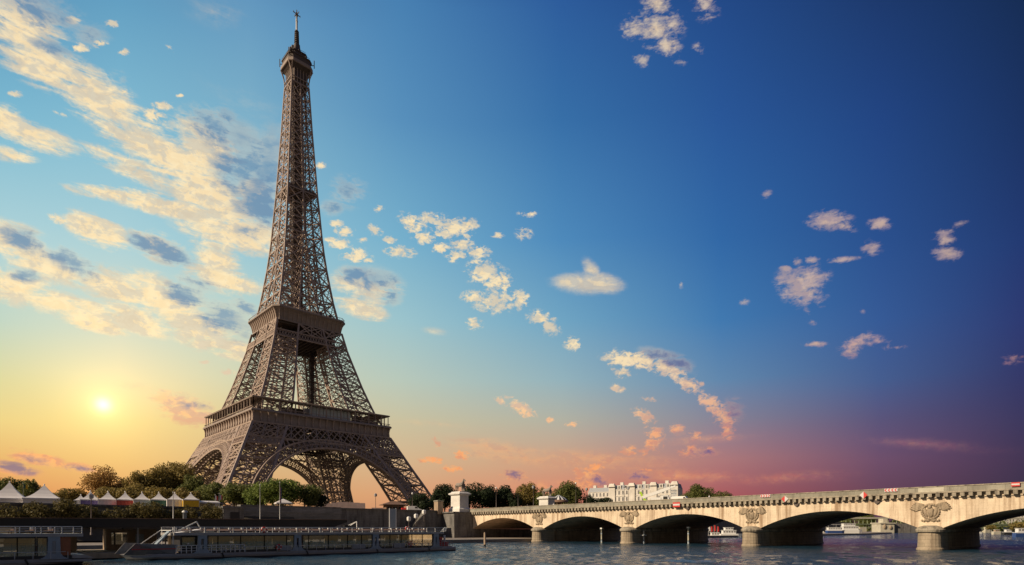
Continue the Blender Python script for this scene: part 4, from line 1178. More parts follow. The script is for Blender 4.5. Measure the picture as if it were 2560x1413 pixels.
tree('dark tree behind the first lamp post', 1258, 1212, 76, 248, LEAF_D, group=R_)
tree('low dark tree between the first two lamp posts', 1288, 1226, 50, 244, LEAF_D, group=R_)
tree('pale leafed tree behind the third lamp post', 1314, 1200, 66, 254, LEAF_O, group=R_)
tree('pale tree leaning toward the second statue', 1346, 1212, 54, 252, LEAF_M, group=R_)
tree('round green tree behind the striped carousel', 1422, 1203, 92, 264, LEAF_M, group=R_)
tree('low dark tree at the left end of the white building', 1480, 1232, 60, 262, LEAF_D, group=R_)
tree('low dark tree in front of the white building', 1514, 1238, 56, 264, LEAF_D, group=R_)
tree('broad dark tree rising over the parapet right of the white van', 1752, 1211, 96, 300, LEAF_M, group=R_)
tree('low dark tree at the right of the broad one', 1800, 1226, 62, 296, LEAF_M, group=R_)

tree('low dark tree filling the gap right of the tallest dark one', 1234, 1222, 60, 250, LEAF_D, group=R_)
tree('low dark tree hidden partly by the first pedestal', 1146, 1224, 60, 246, LEAF_D, group=R_)
tree('low dark tree left of the second pedestal', 1330, 1228, 56, 258, LEAF_D, group=R_)
tree('low mid green tree between the second statue and the round green tree', 1382, 1228, 50, 268, LEAF_M, group=R_)
tree('low olive tree between the thin golden tree and the tall clump', 305, 1196, 74, 212, LEAF_O, group=L)
tree('leafy green tree right of the dark one at the left tower foot', 505, 1204, 74, 204, LEAF_M, group=L)
tree('low green tree filling between the dark green and bright round trees', 618, 1210, 70, 190, LEAF_M, group=L)

def shrub(label, px, py, wpx, d, mat=LEAF_H, base=-3.6):
    TREE_N[0] += 1; rng = random.Random(300+TREE_N[0])
    d = on_y(px, -164.6)[1]; p = at(px, py, d); H = p.z-base; w = wpx/FPX*d
    r = empty('shrub', (p.x, p.y, base), label, 'shrub', 'shrubs along the quay top', rng.uniform(0, 6))
    mb, cl = crown(rng, w*1.1, H*1.05, H*.5, 11, .40, .2)
    mb.build('foliage', mat, r)
    t = MB()
    for i in range(4): t.tube([(rng.uniform(-.3, .3), rng.uniform(-.3, .3), -.2), (rng.uniform(-.6, .6), rng.uniform(-.6, .6), H*.3), (rng.uniform(-1, 1), rng.uniform(-1, 1), H*.7)], [.14, .1, .04], 6)
    t.build('stem', BARK, r)
# planted bank below the terrace
g = MB(); g.add([(-700, -160.3, .6), (-75, -160.3, .6), (-75, -169, -5.9), (-700, -169, -5.9)], [(0, 3, 2, 1)]); structure(g.build('planted_bank', EARTH))
shrub('dark shrub at the left edge below the tents', 22, 1259, 76, 128); shrub('dark shrub below the first big white tent', 88, 1257, 88, 128); shrub('tall dark shrub right of the second big white tent', 174, 1235, 104, 130)
shrub('amber brown shrub under the blue walled tent', 236, 1266, 70, 132); shrub('low trimmed shrub under the white walled tent', 284, 1263, 62, 133); shrub('low shrub under the red walled tent', 322, 1264, 50, 134)
shrub('broad rounded shrub in front of the red walled tent', 367, 1247, 104, 132); shrub('low dark shrub beside the white flagpole by the tents', 432, 1263, 62, 136); shrub('low dark shrub below the yellow walled tent', 474, 1263, 54, 138)
shrub('round pale topped shrub right of the yellow walled tent', 528, 1255, 66, 139)

# ------------------------------------------------------------------ tents
def tent(label, px, pk, ev, bs, wpx, d, wall=None, group='small white peaked tents'):
    c_ = at(px, bs, d); zb = max(c_.z, 1.9) if group[0] == 's' else 1.9
    zb = 1.9; ze, zp, hw = zpx(ev, d), zpx(pk, d), wpx/FPX*d/2/1.12
    r = empty('peaked_tent', (c_.x, c_.y, zb), label, 'tent', group, -.18)
    t = MB(); P = []
    for u in (0, .12, .3, .5, .72, 1.0):
        k = (1-u)**1.0; hh = (ze-zb)+(zp-ze)*(u**1.65 if u < 1 else 1); w = max(.05, hw*1.03*k)
        P.append([(-w, -w, hh), (w, -w, hh), (w, w, hh), (-w, w, hh)])
    vz = (ze-zb)-.28*max(1, hw/2.6)
    t.rings([[(-hw*1.03, -hw*1.03, vz), (hw*1.03, -hw*1.03, vz), (hw*1.03, hw*1.03, vz), (-hw*1.03, hw*1.03, vz)]]+P, False, True)
    t.ball((0, 0, zp-zb+.1), .16, .16, .25, 6, 4); t.build('canopy', CANVAS, r)
    for sx in (-1, 1):
        for sy in (-1, 1):
            l = MB(); l.bar((sx*hw*.97, sy*hw*.97, 0), (sx*hw*.97, sy*hw*.97, ze-zb), .1); l.build('leg', WHITE, r)
    if wall:
        w = MB(); hh = ze-zb-.2
        for a, b_ in (((-hw, -hw), (hw, -hw)), ((-hw, hw), (-hw, -hw)), ((hw, -hw), (hw, hw)), ((hw, hw), (-hw, hw))):
            n = 10; t_ = Vector((b_[0]-a[0], b_[1]-a[1], 0)); nn = Vector((t_.y, -t_.x, 0)).normalized()
            for i in range(n):
                p, q = Vector((*a, 0))+t_*(i/n)+nn*(.05*(i % 2)), Vector((*a, 0))+t_*((i+1)/n)+nn*(.05*((i+1) % 2))
                w.add([p*.985, q*.985, q*.985+Vector((0, 0, hh)), p*.985+Vector((0, 0, hh))], [(0, 1, 2, 3)])
        w.build('side_wall', wall, r)
    return r
B_ = 'large white peaked tents'
tent('largest white tent cut by the left picture edge', -14, 1213, 1247, 1263, 84, 152, CANVAS, B_)
tent('large white tent with the sharp peak near the left edge', 24, 1206, 1247, 1263, 86, 148, CANVAS, B_)
tent('large white tent standing apart left of the amber tree', 111, 1213, 1247, 1263, 84, 150, CANVAS, B_)
for lab, px, w, pk, m_ in (('white peaked tent with blue side wall', 226, 44, 1228.5, CANV_B), ('white peaked tent with plain white wall beside the blue one', 270, 44, 1230, CANVAS), ('white peaked tent with red side wall', 313, 42, 1231, CANV_R),
    ('white peaked tent just right of the red walled one', 355, 40, 1232, CANVAS), ('white peaked tent with dark green side wall', 397, 42, 1232.5, CANV_G), ('white peaked tent behind the white flagpole', 437, 40, 1233, CANVAS), ('white peaked tent with yellow side wall', 477, 40, 1233.5, CANV_Y)):
    tent(lab, px, pk, 1249.5, 1266, w, 164, m_)
for lab, px, pk in (('small tent peak left of the blue walled tent', 202, 1238), ('small tent peak just right of the blue walled peak', 238, 1235), ('small tent peak right of the white walled peak', 287, 1239), ('small tent peak right of the red walled peak', 326, 1240), ('small tent peak left of the green walled one', 381, 1236), ('small tent peak left of the flagpole tent', 418, 1236)):
    tent(lab, px, pk, 1251, 1263, 30, 186, CANVAS, 'small tents of the rear row')
# flat marquee
c_ = at(520, 1262, 168); r = empty('marquee', (c_.x, c_.y, 1.9), 'flat topped white marquee right of the yellow walled tent', 'tent', None, -.15)
t = MB(); t.rings([[(-2.9, -2.2, 2.0), (2.9, -2.2, 2.0), (2.9, 2.2, 2.0), (-2.9, 2.2, 2.0)], [(-2.9, -2.2, 2.35), (2.9, -2.2, 2.35), (2.9, 2.2, 2.35), (-2.9, 2.2, 2.35)], [(-2.2, -1, 2.75), (2.2, -1, 2.75), (2.2, 1, 2.75), (-2.2, 1, 2.75)]]); t.build('canopy', CANVAS, r)
t = MB(); t.box(-2.8, 2.8, 1.6, 1.7, 0, 2.0); t.box(1.6, 2.8, -2.1, -2.0, 0, 2.0); t.build('side_wall', CANVAS, r)
for sx in (-2.75, 0, 2.75): l = MB(); l.bar((sx, -2.1, 0), (sx, -2.1, 2.05), .1); l.build('leg', WHITE, r)

# ------------------------------------------------------------------ poles, lamps, flags
def pole(name, label, px, top, bot, d, cat, rad=.07, mat=POLE, build=None, group=None, base=None):
    p = at(px, bot, d); zb = base if base is not None else p.z
    r = empty(name, (p.x, p.y, zb), label, cat, group); h = zpx(top, d)-zb
    t = MB(); t.tube([(0, 0, 0), (0, 0, h*.5), (0, 0, h)], [rad*1.25, rad, rad*.7], 8); t.build('pole', mat, r)
    t = MB(); t.tube([(0, 0, -.1), (0, 0, .35), (0, 0, .4)], [rad*2.2, rad*2, rad], 8); t.build('base', mat, r)
    if build: build(r, h)
    return r
def ball_top(r, h): t = MB(); t.ball((0, 0, h+.08), .13); t.build('finial', POLE, r)
def flag(mats, w=1.0, hh=2.2, drop=.1):
    def f(r, h):
        ball_top(r, h)
        n = len(mats)
        for i, m_ in enumerate(mats):
            t = MB(); k = 6
            for j in range(k):
                x0_, x1_ = w*(i+j/k)/n, w*(i+(j+1)/k)/n
                y0_, y1_ = .12*sin(x0_*5), .12*sin(x1_*5)
                t.add([(x0_+.08, y0_, h-drop-x0_*.5), (x1_+.08, y1_, h-drop-x1_*.5), (x1_+.08, y1_, h-drop-hh-x1_*.35), (x0_+.08, y0_, h-drop-hh-x0_*.35)], [(0, 1, 2, 3)])
            t.build('flag', m_, r)
    return f
PB = -5.0
pole('flagpole', 'white flagpole in front of the tents', 433, 1232, 1298, 118, 'pole', .09, WHITE, ball_top, 'white poles on the pontoon', -6.3)
pole('flagpole', 'thin white flagpole left of the bright round tree', 650, 1213, 1299, 124, 'pole', .07, WHITE, ball_top, 'white poles on the pontoon', -6.3)
pole('flagpole', 'white flagpole with a furled orange flag', 699.5, 1207, 1299, 124, 'flagpole', .07, WHITE, flag([FLAGO, FLAGB], .3, 3.4, .9), 'white poles on the pontoon', -6.3)
pole('flagpole', 'small pole with a hanging white and red flag by the marquee', 538, 1238, 1262, 170, 'flagpole', .05, POLE, flag([WHITE, RED], .6, 1.3), 'small flags by the marquee', 1.9)
pole('flagpole', 'small pole with a blue white and red flag by the marquee', 548, 1235, 1262, 170, 'flagpole', .05, POLE, flag([FLAGB, WHITE, RED], .75, 1.5), 'small flags by the marquee', 1.9)
pole('flagpole', 'small green flag between the big white tents', 58, 1209, 1262, 190, 'flagpole', .05, POLE, flag([CANV_G, CANV_Y], 1.1, 1.4), None, 1.9)
def lamp_top(kind):
    def f(r, h):
        t = MB()
        if kind == 'globe': t.ball((0, 0, h+.25), .32, .32, .38, 8, 6); t.build('lamp', WHITE, r)
        elif kind == 'arm':
            t.bar((0, 0, h-.1), (-1.5, 0, h+.35), .1); t.build('arm', LAMPM, r); t = MB(); t.box(-2.0, -1.2, -.16, .16, h+.28, h+.42); t.build('lamp', GREYM, r)
        elif kind == 'twin':
            t.bar((-1.0, 0, h), (1.0, 0, h), .1); t.build('arm', LAMPM, r)
            for s_ in (-1, 1): t = MB(); t.ball((s_*1.0, 0, h+.25), .26, .26, .32, 8, 6); t.build('lamp', WHITE, r)
        else:
            t.rings([sq(.14, h), sq(.34, h+.15), sq(.38, h+.8), sq(.1, h+1.15)]); t.build('lamp', GREYM, r)
    return f
G_ = 'street lamps about the bridge head'
for lab, px, top, bot, d, k in (('lamp post with a round lamp right of the first statue', 1240.5, 1222, 1268, 205, 'globe'), ('short lamp post with one arm left of the second statue', 1295, 1236, 1264, 207, 'arm'), ('lamp post left of the second statue before the pale tree', 1333.5, 1222, 1262, 210, 'lantern'),
    ('tall lamp post in front of the round green tree', 1439.5, 1210, 1257, 222, 'globe'), ('lamp post right of the round green tree', 1466.5, 1227, 1256, 226, 'lantern'), ('left one of two lamp posts before the white building', 1561, 1220, 1252, 240, 'lantern'), ('right one of two lamp posts before the white building', 1571, 1224, 1252, 240, 'lantern'),
    ('lamp post with a round lamp at the right foot of the tower', 1031, 1236, 1262, 190, 'globe'), ('slender mast seen under the tower arch by the kiosk', 939, 1242, 1272, 198, 'lantern')):
    pole('street_lamp', lab, px, top, bot, d, 'street lamp', .09, LAMPM, lamp_top(k), G_, 1.9 if px < 1200 or px > 1300 and False else 1.95)
pole('street_lamp', 'brown lamp post before the blue walled tent', 228, 1248, 1298, 114, 'street lamp', .09, LAMPM, lamp_top('lantern'), None, -4.5)

# ------------------------------------------------------------------ small buildings and things on the terrace
def ebox(name, label, px, d, cat, rz=0.0, base=1.9, group=None):
    p = at(px, 1300, d); return empty(name, (p.x, p.y, base), label, cat, group, rz)
r = ebox('hoarding', 'long pinkish site hoarding low under the tower arch', 857, 196, 'hoarding', -.35)
t = MB()
for i in range(8): t.box(-7.4+1.85*i, -5.58+1.85*i, -.05, .05, .1, 3.1+.22*min(i, 3)-.1*max(0, i-5))
t.build('panels', PINKB, r)
t = MB()
for i in range(9): t.bar((-7.45+1.85*i, .12, 0), (-7.45+1.85*i, .12, 3.2), .14)
t.bar((-7.4, .12, 1.5), (7.4, .12, 1.5), .1); t.build('frame', WOOD, r)
r = ebox('hoarding', 'short pinkish hoarding left of the dark kiosk', 948, 200, 'hoarding', -.35)
t = MB()
for i in range(4): t.box(-2.6+1.3*i, -1.33+1.3*i, -.05, .05, .1, 2.0+.5*(i > 2))
t.build('panels', PINKB, r); t = MB(); t.bar((-2.6, .1, 1.5), (2.6, .1, 1.5), .12); t.build('frame', WOOD, r)
r = ebox('kiosk', 'dark wooden kiosk with a curved roof at the right tower foot', 984, 198, 'kiosk', -.3)
t = MB(); t.box(-3.0, 3.0, -2, 2, 0, 2.75); t.build('wall', BROWN, r)
t = MB(); t.rings([[(-a, -b_, z), (a, -b_, z), (a, b_, z), (-a, b_, z)] for a, b_, z in ((4.3, 3.0, 2.75), (4.3, 3.0, 2.95), (3.4, 2.3, 3.25), (1.9, 1.3, 3.75), (.6, .5, 4.2))]); t.build('roof', BROWN, r)
for xx in (-1.9, 0, 1.9): t = MB(); t.box(xx-.7, xx+.7, -2.04, -2.005, 1.0, 2.2); t.build('window', DARK, r)
r = ebox('gateway', 'bare timber gateway frame before the dark small tree', 776, 180, 'gate', -.3)
t = MB(); t.bar((-1.75, 0, 0), (-1.75, 0, 4.6), .38); t.build('post', WOOD, r); t = MB(); t.bar((1.75, 0, 0), (1.75, 0, 5.1), .38); t.build('post', WOOD, r); t = MB(); t.bar((-2.0, 0, 4.5), (2.0, 0, 5.2), .4); t.build('lintel', WOOD, r)
r = ebox('low_tent', 'low white canvas tent below the bright round tree', 708, 170, 'tent', -.2)
t = MB(); t.rings([[(-a, -b_, z), (a, -b_, z), (a, b_, z), (-a, b_, z)] for a, b_, z in ((2.2, 1.8, 2.0), (2.2, 1.8, 2.3), (.1, .1, 3.5))]); t.build('canopy', CANVAS, r)
for sx in (-2.1, 2.1):
    for sy in (-1.7, 1.7): t = MB(); t.bar((sx, sy, 0), (sx, sy, 2.1), .1); t.build('leg', WHITE, r)
r = ebox('wooden_block', 'square wooden block between the tower trees and the first statue', 1096.5, 190, 'pillar', 0, 1.9)
t = MB(); t.rings([sq(1.05, -.5), sq(1.05, 3.6)]); t.build('shaft', WOOD, r); t = MB(); t.rings([sq(1.2, 3.6), sq(1.25, 3.8), sq(1.1, 4.0)]); t.build('cap', STONE_P, r)  # square block of bare wood under a stone cap
r = ebox('stone_booth', 'squat dark stone booth with a black opening at the end of the coursed wall', 581, 140, 'booth', 0, -6.2)
hh = zpx(1266, 140)+6.2
t = MB(); t.box(-2.3, 2.3, -1, 2.5, 0, hh-.5); t.build('wall', STONE_W, r); t = MB(); t.box(-2.6, 2.6, -1.3, 2.7, hh-.5, hh); t.build('roof', STONE_W, r); t = MB(); t.box(-.8, 1.3, -1.04, -1.005, hh-3.2, hh-1.4); t.build('opening', DARK, r)  # the opening is a flat near-black plate painted as its dark inside
r = ebox('vent_pipe', 'short pale grey vent pipe above the long black roof', 462, 98, 'vent pipe', 0, -6.3)
hh = zpx(1276, 98)+6.3; t = MB(); t.tube([(0, 0, 0), (0, 0, hh-.35)], .3, 10); t.build('pipe', GREYM, r); t = MB(); t.tube([(0, 0, hh-.35), (0, 0, hh-.2), (0, 0, hh)], [.42, .45, .2], 10); t.build('cowl', POLE, r)
r = ebox('notice_panel', 'tall grey blue notice panel between two white posts before the dark wall', 982, 150, 'notice panel', -.2, -6.2)
za, zb = zpx(1320, 150)+6.2, zpx(1271, 150)+6.2
for s_ in (-1, 1): t = MB(); t.bar((s_*.85, 0, za-2), (s_*.85, 0, zb), .2); t.build('post', WHITE, r); t = MB(); t.bar((s_*.85, 0, 2.4), (s_*1.7, -.4, 0), .16); t.build('stay', WHITE, r)
t = MB(); t.box(-.76, .76, -.06, .06, za, zb-.1); t.build('panel', BLUEP, r)
r = ebox('gate_board', 'white frame', 0, 1, 'x'); bpy.data.objects.remove(r)
# vehicles near the tower foot and on the bridge
def van(label, px, d, base, rz, L=5.6, H=2.5, Wd=2.0, body=None, name='van', cat='van'):
    r = ebox(name, label, px, d, cat, rz, base, None); body = body or WHITE
    prof = [(-L/2, .45), (-L/2, H*.96), (-L/2+.25, H), (L/2-1.9, H), (L/2-1.0, H*.62), (L/2-.1, H*.5), (L/2, H*.42), (L/2, .45)]
    t = MB(); t.rings([[(x_, s_*Wd/2*(1 if z_ < H*.7 else .94), z_) for x_, z_ in prof] for s_ in (-1, 1)]); t.build('body', body, r)
    for s_ in (-1, 1):
        t = MB(); y_ = s_*(Wd/2*.975+.02)
        t.add([(L/2-2.3, y_, H*.62), (L/2-1.2, y_, H*.62), (L/2-1.85, y_, H*.92), (L/2-2.3, y_, H*.92)], [(0, 1, 2, 3)]); t.build('window', DARK, r)
        for x_ in (-L/2+1.1, L/2-1.1):
            t = MB(); t.tube([(x_, s_*(Wd/2-.25), .38), (x_, s_*(Wd/2+.02), .38)], .38, 14); wh = t.build('wheel', BLACK, r)
            t = MB(); t.tube([(x_, s_*(Wd/2+.02), .38), (x_, s_*(Wd/2+.04), .38)], .22, 10); t.build('rim', GREYM, wh)
    t = MB(); t.add([(L/2-1.85, -Wd*.44, H*.94), (L/2-1.02, -Wd*.47, H*.64), (L/2-1.02, Wd*.47, H*.64), (L/2-1.85, Wd*.44, H*.94)], [(0, 1, 2, 3)]); o = t.build('windscreen', DARK, r); o.location = (.03, 0, .03)
    return r
van('white van parked at the right foot of the tower', 1036, 186, 1.9, -.4, 4.6, 2.0)
van('white van on the bridge behind the parapet', 1707, 150, 2.0, -1.35, 5.4, 3.0)
v = van('small red car by the white van at the tower foot', 1018, 187, 1.9, -.4, 3.6, 1.5, 1.7, RED, 'parked_car', 'car')
# crane lorry
r = ebox('crane_truck', 'white mobile crane with a lime arm folded out over the bridge', 1650, 154, 'crane', -1.15, 1.9)
t = MB(); t.box(-3.6, 3.2, -1.2, 1.2, .7, 1.2); t.box(-3.6, .2, -1.2, 1.2, 1.2, 1.8); t.build('chassis', BLACK, r)
t = MB(); t.rings([[(.5, y_, 1.2), (2.5, y_, 1.2), (2.5, y_, 2.4), (2.2, y_, 3.5), (.5, y_, 3.5)] for y_ in (-1.2, 1.2)]); t.build('cab', WHITE, r)
t = MB(); t.box(1.0, 2.1, -1.23, -1.205, 2.3, 3.2); t.build('window', DARK, r)
for x_ in (-2.6, -1.3, 1.8):
    for y_ in (-1.1, 1.1): t = MB(); t.tube([(x_, y_-.16, .5), (x_, y_+.16, .5)], .5, 14); t.build('wheel', BLACK, r)
t = MB(); t.obox((-1.0, 0, 2.4), (1.3, 0, 0), (0, .9, 0), (0, 0, .6)); t.build('turntable', WHITE, r)
t = MB(); t.bar((-4.6, 0, 3.1), (2.6, 0, 5.5), .62, .75); t.bar((1.4, 0, 5.1), (4.0, 0, 5.95), .42, .5); t.build('boom', WHITE, r)
t = MB(); t.bar((-5.2, 0, 4.6), (-3.9, 0, 2.3), .5, .55); t.bar((-3.9, 0, 2.3), (-2.4, 0, 1.9), .55, .5); t.build('folded_arm', LIME, r)
t = MB()
for i in range(5):
    for j in (0, 1): t.bar((2.9+.32*i, -1+2*j, 1.2), (2.9+.32*i, -1+2*j, 5.0), .07)
    t.bar((2.9, -1, 1.6+.8*i), (4.2, -1, 1.6+.8*i), .07); t.bar((2.9, 1, 1.6+.8*i), (4.2, 1, 1.6+.8*i), .07); t.bar((2.9, -1, 1.6+.8*i), (2.9, 1, 1.6+.8*i), .07)
t.build('lattice_section', BLUEP, r)
# carousel with striped roof
r = ebox('carousel', 'round carousel with black and white striped roof behind the second statue', 1397, 236, 'carousel', 0, 1.9)
ra_ = 23/FPX*236
t = MB()
for i in range(24):
    a0_, a1_ = 2*pi*i/24, 2*pi*(i+1)/24; Q = []
    for f_, z in ((1.0, 6.3), (.7, 7.3), (.3, 8.0), (.02, 8.6)): Q.append(((ra_*f_*cos(a0_), ra_*f_*sin(a0_), z), (ra_*f_*cos(a1_), ra_*f_*sin(a1_), z)))
    for (p, q), (p2, q2) in zip(Q[:-1], Q[1:]): t.add([p, q, q2, p2], [(0, 1, 2, 3)], mi=i % 2)
t.build('roof', [WHITE, BLACK], r)
t = MB(); t.lathe((0, 0, 0), [(ra_*1.02, 5.5), (ra_*1.02, 6.4), (ra_*.9, 6.4)], 24); t.build('cornice', BROWN, r)
for i in range(12): t = MB(); a_ = 2*pi*i/12; t.tube([(ra_*.9*cos(a_), ra_*.9*sin(a_), 0), (ra_*.9*cos(a_), ra_*.9*sin(a_), 6)], .12, 6); t.build('column', WOOD, r)
t = MB(); t.lathe((0, 0, 0), [(ra_*.35, 0), (ra_*.35, 6.3)], 16); t.build('core', BROWN, r); t = MB(); t.lathe((0, 0, 0), [(0, .4), (ra_, .4), (ra_, 0)], 24); t.build('platform', WOOD, r)

# people on the bridge pavement
def person(label, x, y, z, rz, shirt, trousers, h=1.72, step=.12):
    """one skinned body standing or mid stride"""
    J = [(0,0,.95),(0,0,1.2),(0,0,1.42),(0,0,1.52),(0,.01,1.60),(0,.01,1.70),
         (-.09,.0,.90),(-.10,step,.50),(-.10,step*.6,.08),(-.10,step*.6+.13,.03),
         (.09,.0,.90),(.10,-step*.6,.50),(.10,-step*1.6,.10),(.10,-step*1.6+.12,.04),
         (-.18,0,1.42),(-.23,-.05,1.14),(-.22,.06,.90),(-.22,.10,.80),(.18,0,1.42),(.23,.04,1.14),(.22,.14,.92),(.22,.19,.83)]
    E = [(0,1),(1,2),(2,3),(3,4),(4,5),(0,6),(6,7),(7,8),(8,9),(0,10),(10,11),(11,12),(12,13),(2,14),(14,15),(15,16),(16,17),(2,18),(18,19),(19,20),(20,21)]
    Rr = [.14,.14,.15,.06,.085,.075,.10,.07,.045,.035,.10,.07,.045,.035,.06,.045,.035,.03,.06,.045,.035,.03]
    me = bpy.data.meshes.new('person'); me.from_pydata([tuple(v*h/1.72 for v in p) for p in J], E, []); o = bpy.data.objects.new('person', me); COL.objects.link(o)
    me.materials.append(shirt)
    sk = o.modifiers.new('skin', 'SKIN'); sd_ = me.skin_vertices[0].data
    for i, rr_ in enumerate(Rr): sd_[i].radius = (rr_, rr_*.85)
    sd_[0].use_root = True
    o.modifiers.new('sub', 'SUBSURF').levels = 1
    o.location = (x, y, z); o.rotation_euler = (0, 0, rz); tag(o, label, 'person', 'people walking on the bridge')
    k = h/1.72
    t = MB(); t.ball((0, .01*k, 1.655*k), .095, .105, .125, 10, 8); t.ball((0, .115*k, 1.65*k), .018, .025, .025, 5, 4)
    for s_ in (-1, 1): t.ball((s_*.097, .01, 1.65*k), .018, .03, .035, 5, 4)
    t.build('head', SKIN, o)
    t = MB(); t.ball((0, -.015*k, 1.69*k), .105, .112, .11, 10, 6); t.build('hair', BLACK, o)
    t = MB()
    for s_, st in ((-1, step), (1, -step*.6)): t.tube([(s_*.09, 0, .98*k), (s_*.10, st, .5*k), (s_*.10, (step*.6 if s_ < 0 else -step*1.6), .1*k)], [.125, .09, .07], 8)
    t.build('trousers', trousers, o)
    return o
for px, rz, s_, tr2, lab in ((1319, .3, CLOTH1, CLOTH1, 'person in dark blue clothes left of the second statue'), (1384, 2.0, CLOTH2, CLOTH1, 'person in a light top in front of the carousel'), (1773, 1.0, CLOTH2, CLOTH1, 'person in a light top in front of the broad dark tree')):
    x_ = -BX+3.0; k_ = (px-1280)/FPX; d_ = (x_-CAM.x)/(FW.x+RT.x*k_); y_ = CAM.y+(FW.y+RT.y*k_)*d_
    person(lab, x_, y_, zt(y_)-.98, rz, s_, tr2)

# ------------------------------------------------------------------ tour boats and the landing stage
def rail_part(r, name, x0, x1, y, z, h, step, mat=POLE, rails=3):
    t = MB(); n = max(1, int(round(abs(x1-x0)/step)))
    for i in range(n+1): xx = x0+(x1-x0)*i/n; t.bar((xx, y, z), (xx, y, z+h), .075)
    for j in range(rails): t.bar((x0, y, z+h*(j+1)/rails), (x1, y, z+h*(j+1)/rails), .05 if j < rails-1 else .075)
    return t.build(name, mat, r)
def bench(r, x, y, z, mat=DARK, head=False, L=1.4):
    t = MB(); t.box(x-.22, x+.22, y, y+L, z+.36, z+.46); t.box(x+.18, x+.26, y, y+L, z+.4, z+.95)
    for yy in (y+.1, y+L-.1): t.bar((x, yy, z), (x, yy, z+.4), .06)
    o = t.build('bench', mat, r)
    if head:
        t = MB(); t.box(x+.12, x+.3, y+.1, y+.5, z+.9, z+1.15); t.build('headrest', WHITE, o)
def tour_boat(label, x0, x1, y, Wd, bow_left, cab, pillars, cells, stern_len, bow_len, orange=None):
    """x0..x1 waterline ends; cab = glazed length; everything measured up from the water"""
    r = empty('tour_boat', (x0, y, ZW), label, 'boat', 'glazed tour boats at the landing stage')
    L = x1-x0; X = lambda x: x-x0
    s_ = 1 if bow_left else -1
    xb = 0 if bow_left else L            # bow end
    def hp(z, w, tip):                   # outline of the hull at one height
        P = []
        n = 8
        for i in range(n+1):
            u = i/n; xx = xb+s_*(tip+bow_len*u); yy = w*(1-(1-u)**2.2)
            P.append((xx, Wd/2-yy*Wd/2, z))
        xe = xb+s_*(L-.2)
        P += [(xe, 0+(1-w)*.5*Wd, z), (xe, Wd-(1-w)*.5*Wd, z)]
        for i in range(n, -1, -1):
            u = i/n; P.append((xb+s_*(tip+bow_len*u), Wd/2+w*(1-(1-u)**2.2)*Wd/2, z))
        return P if bow_left else P[::-1]
    t = MB(); t.rings([hp(-.4, .97, 1.0), hp(.16, .985, .7)], True, False); t.build('boot_stripe', HULLD, r)
    t = MB(); t.rings([hp(.16, .99, .7), hp(.30, 1.0, .55), hp(.62, 1.0, .15), hp(.68, .98, .1)], False, True); hull = t.build('hull', HULL, r)
    t = MB(); t.rings([[(xx, -.07, z) for xx, z in ((.9, .34), (L-.4, .34), (L-.4, .56), (.5, .56))], [(xx, .02, z) for xx, z in ((.9, .34), (L-.4, .34), (L-.4, .56), (.5, .56))]]); t.build('rubbing_strake', GREYM, hull)
    t = MB()
    for u in (.22, .45, .68, .88): xx = L*u; t.obox((xx, -.06, .42), (.12, 0, -.24), (0, .035, 0), (.07, 0, .05))
    t.build('fender_strap', BLACK, hull)
    # raised bow with grey bulwark and red line
    if bow_left:
        t = MB(); P = [(.1, .62), (1.1, 1.95), (5.4, 1.75), (5.1, .62)]
        t.rings([[(xx, yy+(Wd/2 if xx < .6 else 0)*.3*(1 if yy < 1 else -1), z) for xx, z in P] for yy in (-.02, .12)]); t.build('bulwark', BULW, r); t = MB(); t.rings([[(xx, yy, z) for xx, z in P] for yy in (Wd-.12, Wd+.02)]); t.build('bulwark', BULW, r)
        t = MB(); t.obox((3.0, -.04, 1.28), (2.2, 0, 0), (0, .03, 0), (0, 0, .045)); t.build('red_line', RED, r)
        rail_part(r, 'railing', 5.2, X(cab[0])+7.5, -.02, .68, .95, .55, WHITE)
        t = MB(); t.box(5.9, 8.0, .8, Wd-.8, .68, 2.75); w = t.build('wheelhouse', HULLD, r)
        t = MB(); t.box(6.05, 7.85, .74, .79, 1.5, 2.6); t.build('window', GLASS, w)
        t = MB(); t.obox((3.9, .9, 2.45), (.75, 0, .85), (0, .65, 0), (-.05, 0, .05)); t.build('blue_awning', BLUEP, r)
        t = MB()
        for yy in (.4, Wd-.4):
            t.bar((2.6, yy, 1.7), (4.9, yy, 3.5), .08); t.bar((5.0, yy, .7), (5.0, yy, 3.4), .08); t.bar((8.2, yy, .7), (8.2, yy, 3.0), .08); t.bar((4.9, yy, 3.42), (9.5, yy, 3.35), .08); t.bar((5.2, yy, 3.0), (9.5, yy, 2.95), .07)
        t.bar((4.9, .4, 3.45), (4.9, Wd-.4, 3.45), .08); t.build('awning_frame', WHITE, r)
        t = MB(); t.obox((7.0, Wd/2, 3.3), (1.6, 0, .25), (0, 1.1, 0), (0, 0, .05)); t.build('canopy', CANVAS, r)
        t = MB(); t.bar((5.6, .6, 3.4), (7.6, .6, 4.5), .12); t.bar((7.6, .6, 4.5), (7.9, .6, 3.9), .1); t.build('searchlight_arm', WHITE, r)
    else:
        t = MB(); P = [(L-7.4, .66), (L-6.6, 1.05), (L-.9, .98), (L-.1, .66)]; t.rings([[(xx, yy, z) for xx, z in P] for yy in (.15, Wd-.15)]); t.build('fore_deck', HULL, r)
        t = MB(); t.box(L-3.3, L-2.5, 1.2, 2.0, .98, 1.16); t.build('red_hatch', RED, r)
        rail_part(r, 'railing', L-7.6, L-4.6, .1, 1.0, 1.2, .9, GREYM)
    c0, c1 = X(cab[0]), X(cab[1])
    t = MB(); t.box(c0, c1, .2, Wd-.2, .69, .78); t.build('saloon_floor', WOOD, r)
    t = MB(); t.box(c0-.5, c1+.9, -.12, Wd+.12, 2.84, 3.16); t.build('upper_deck', HULL, r)
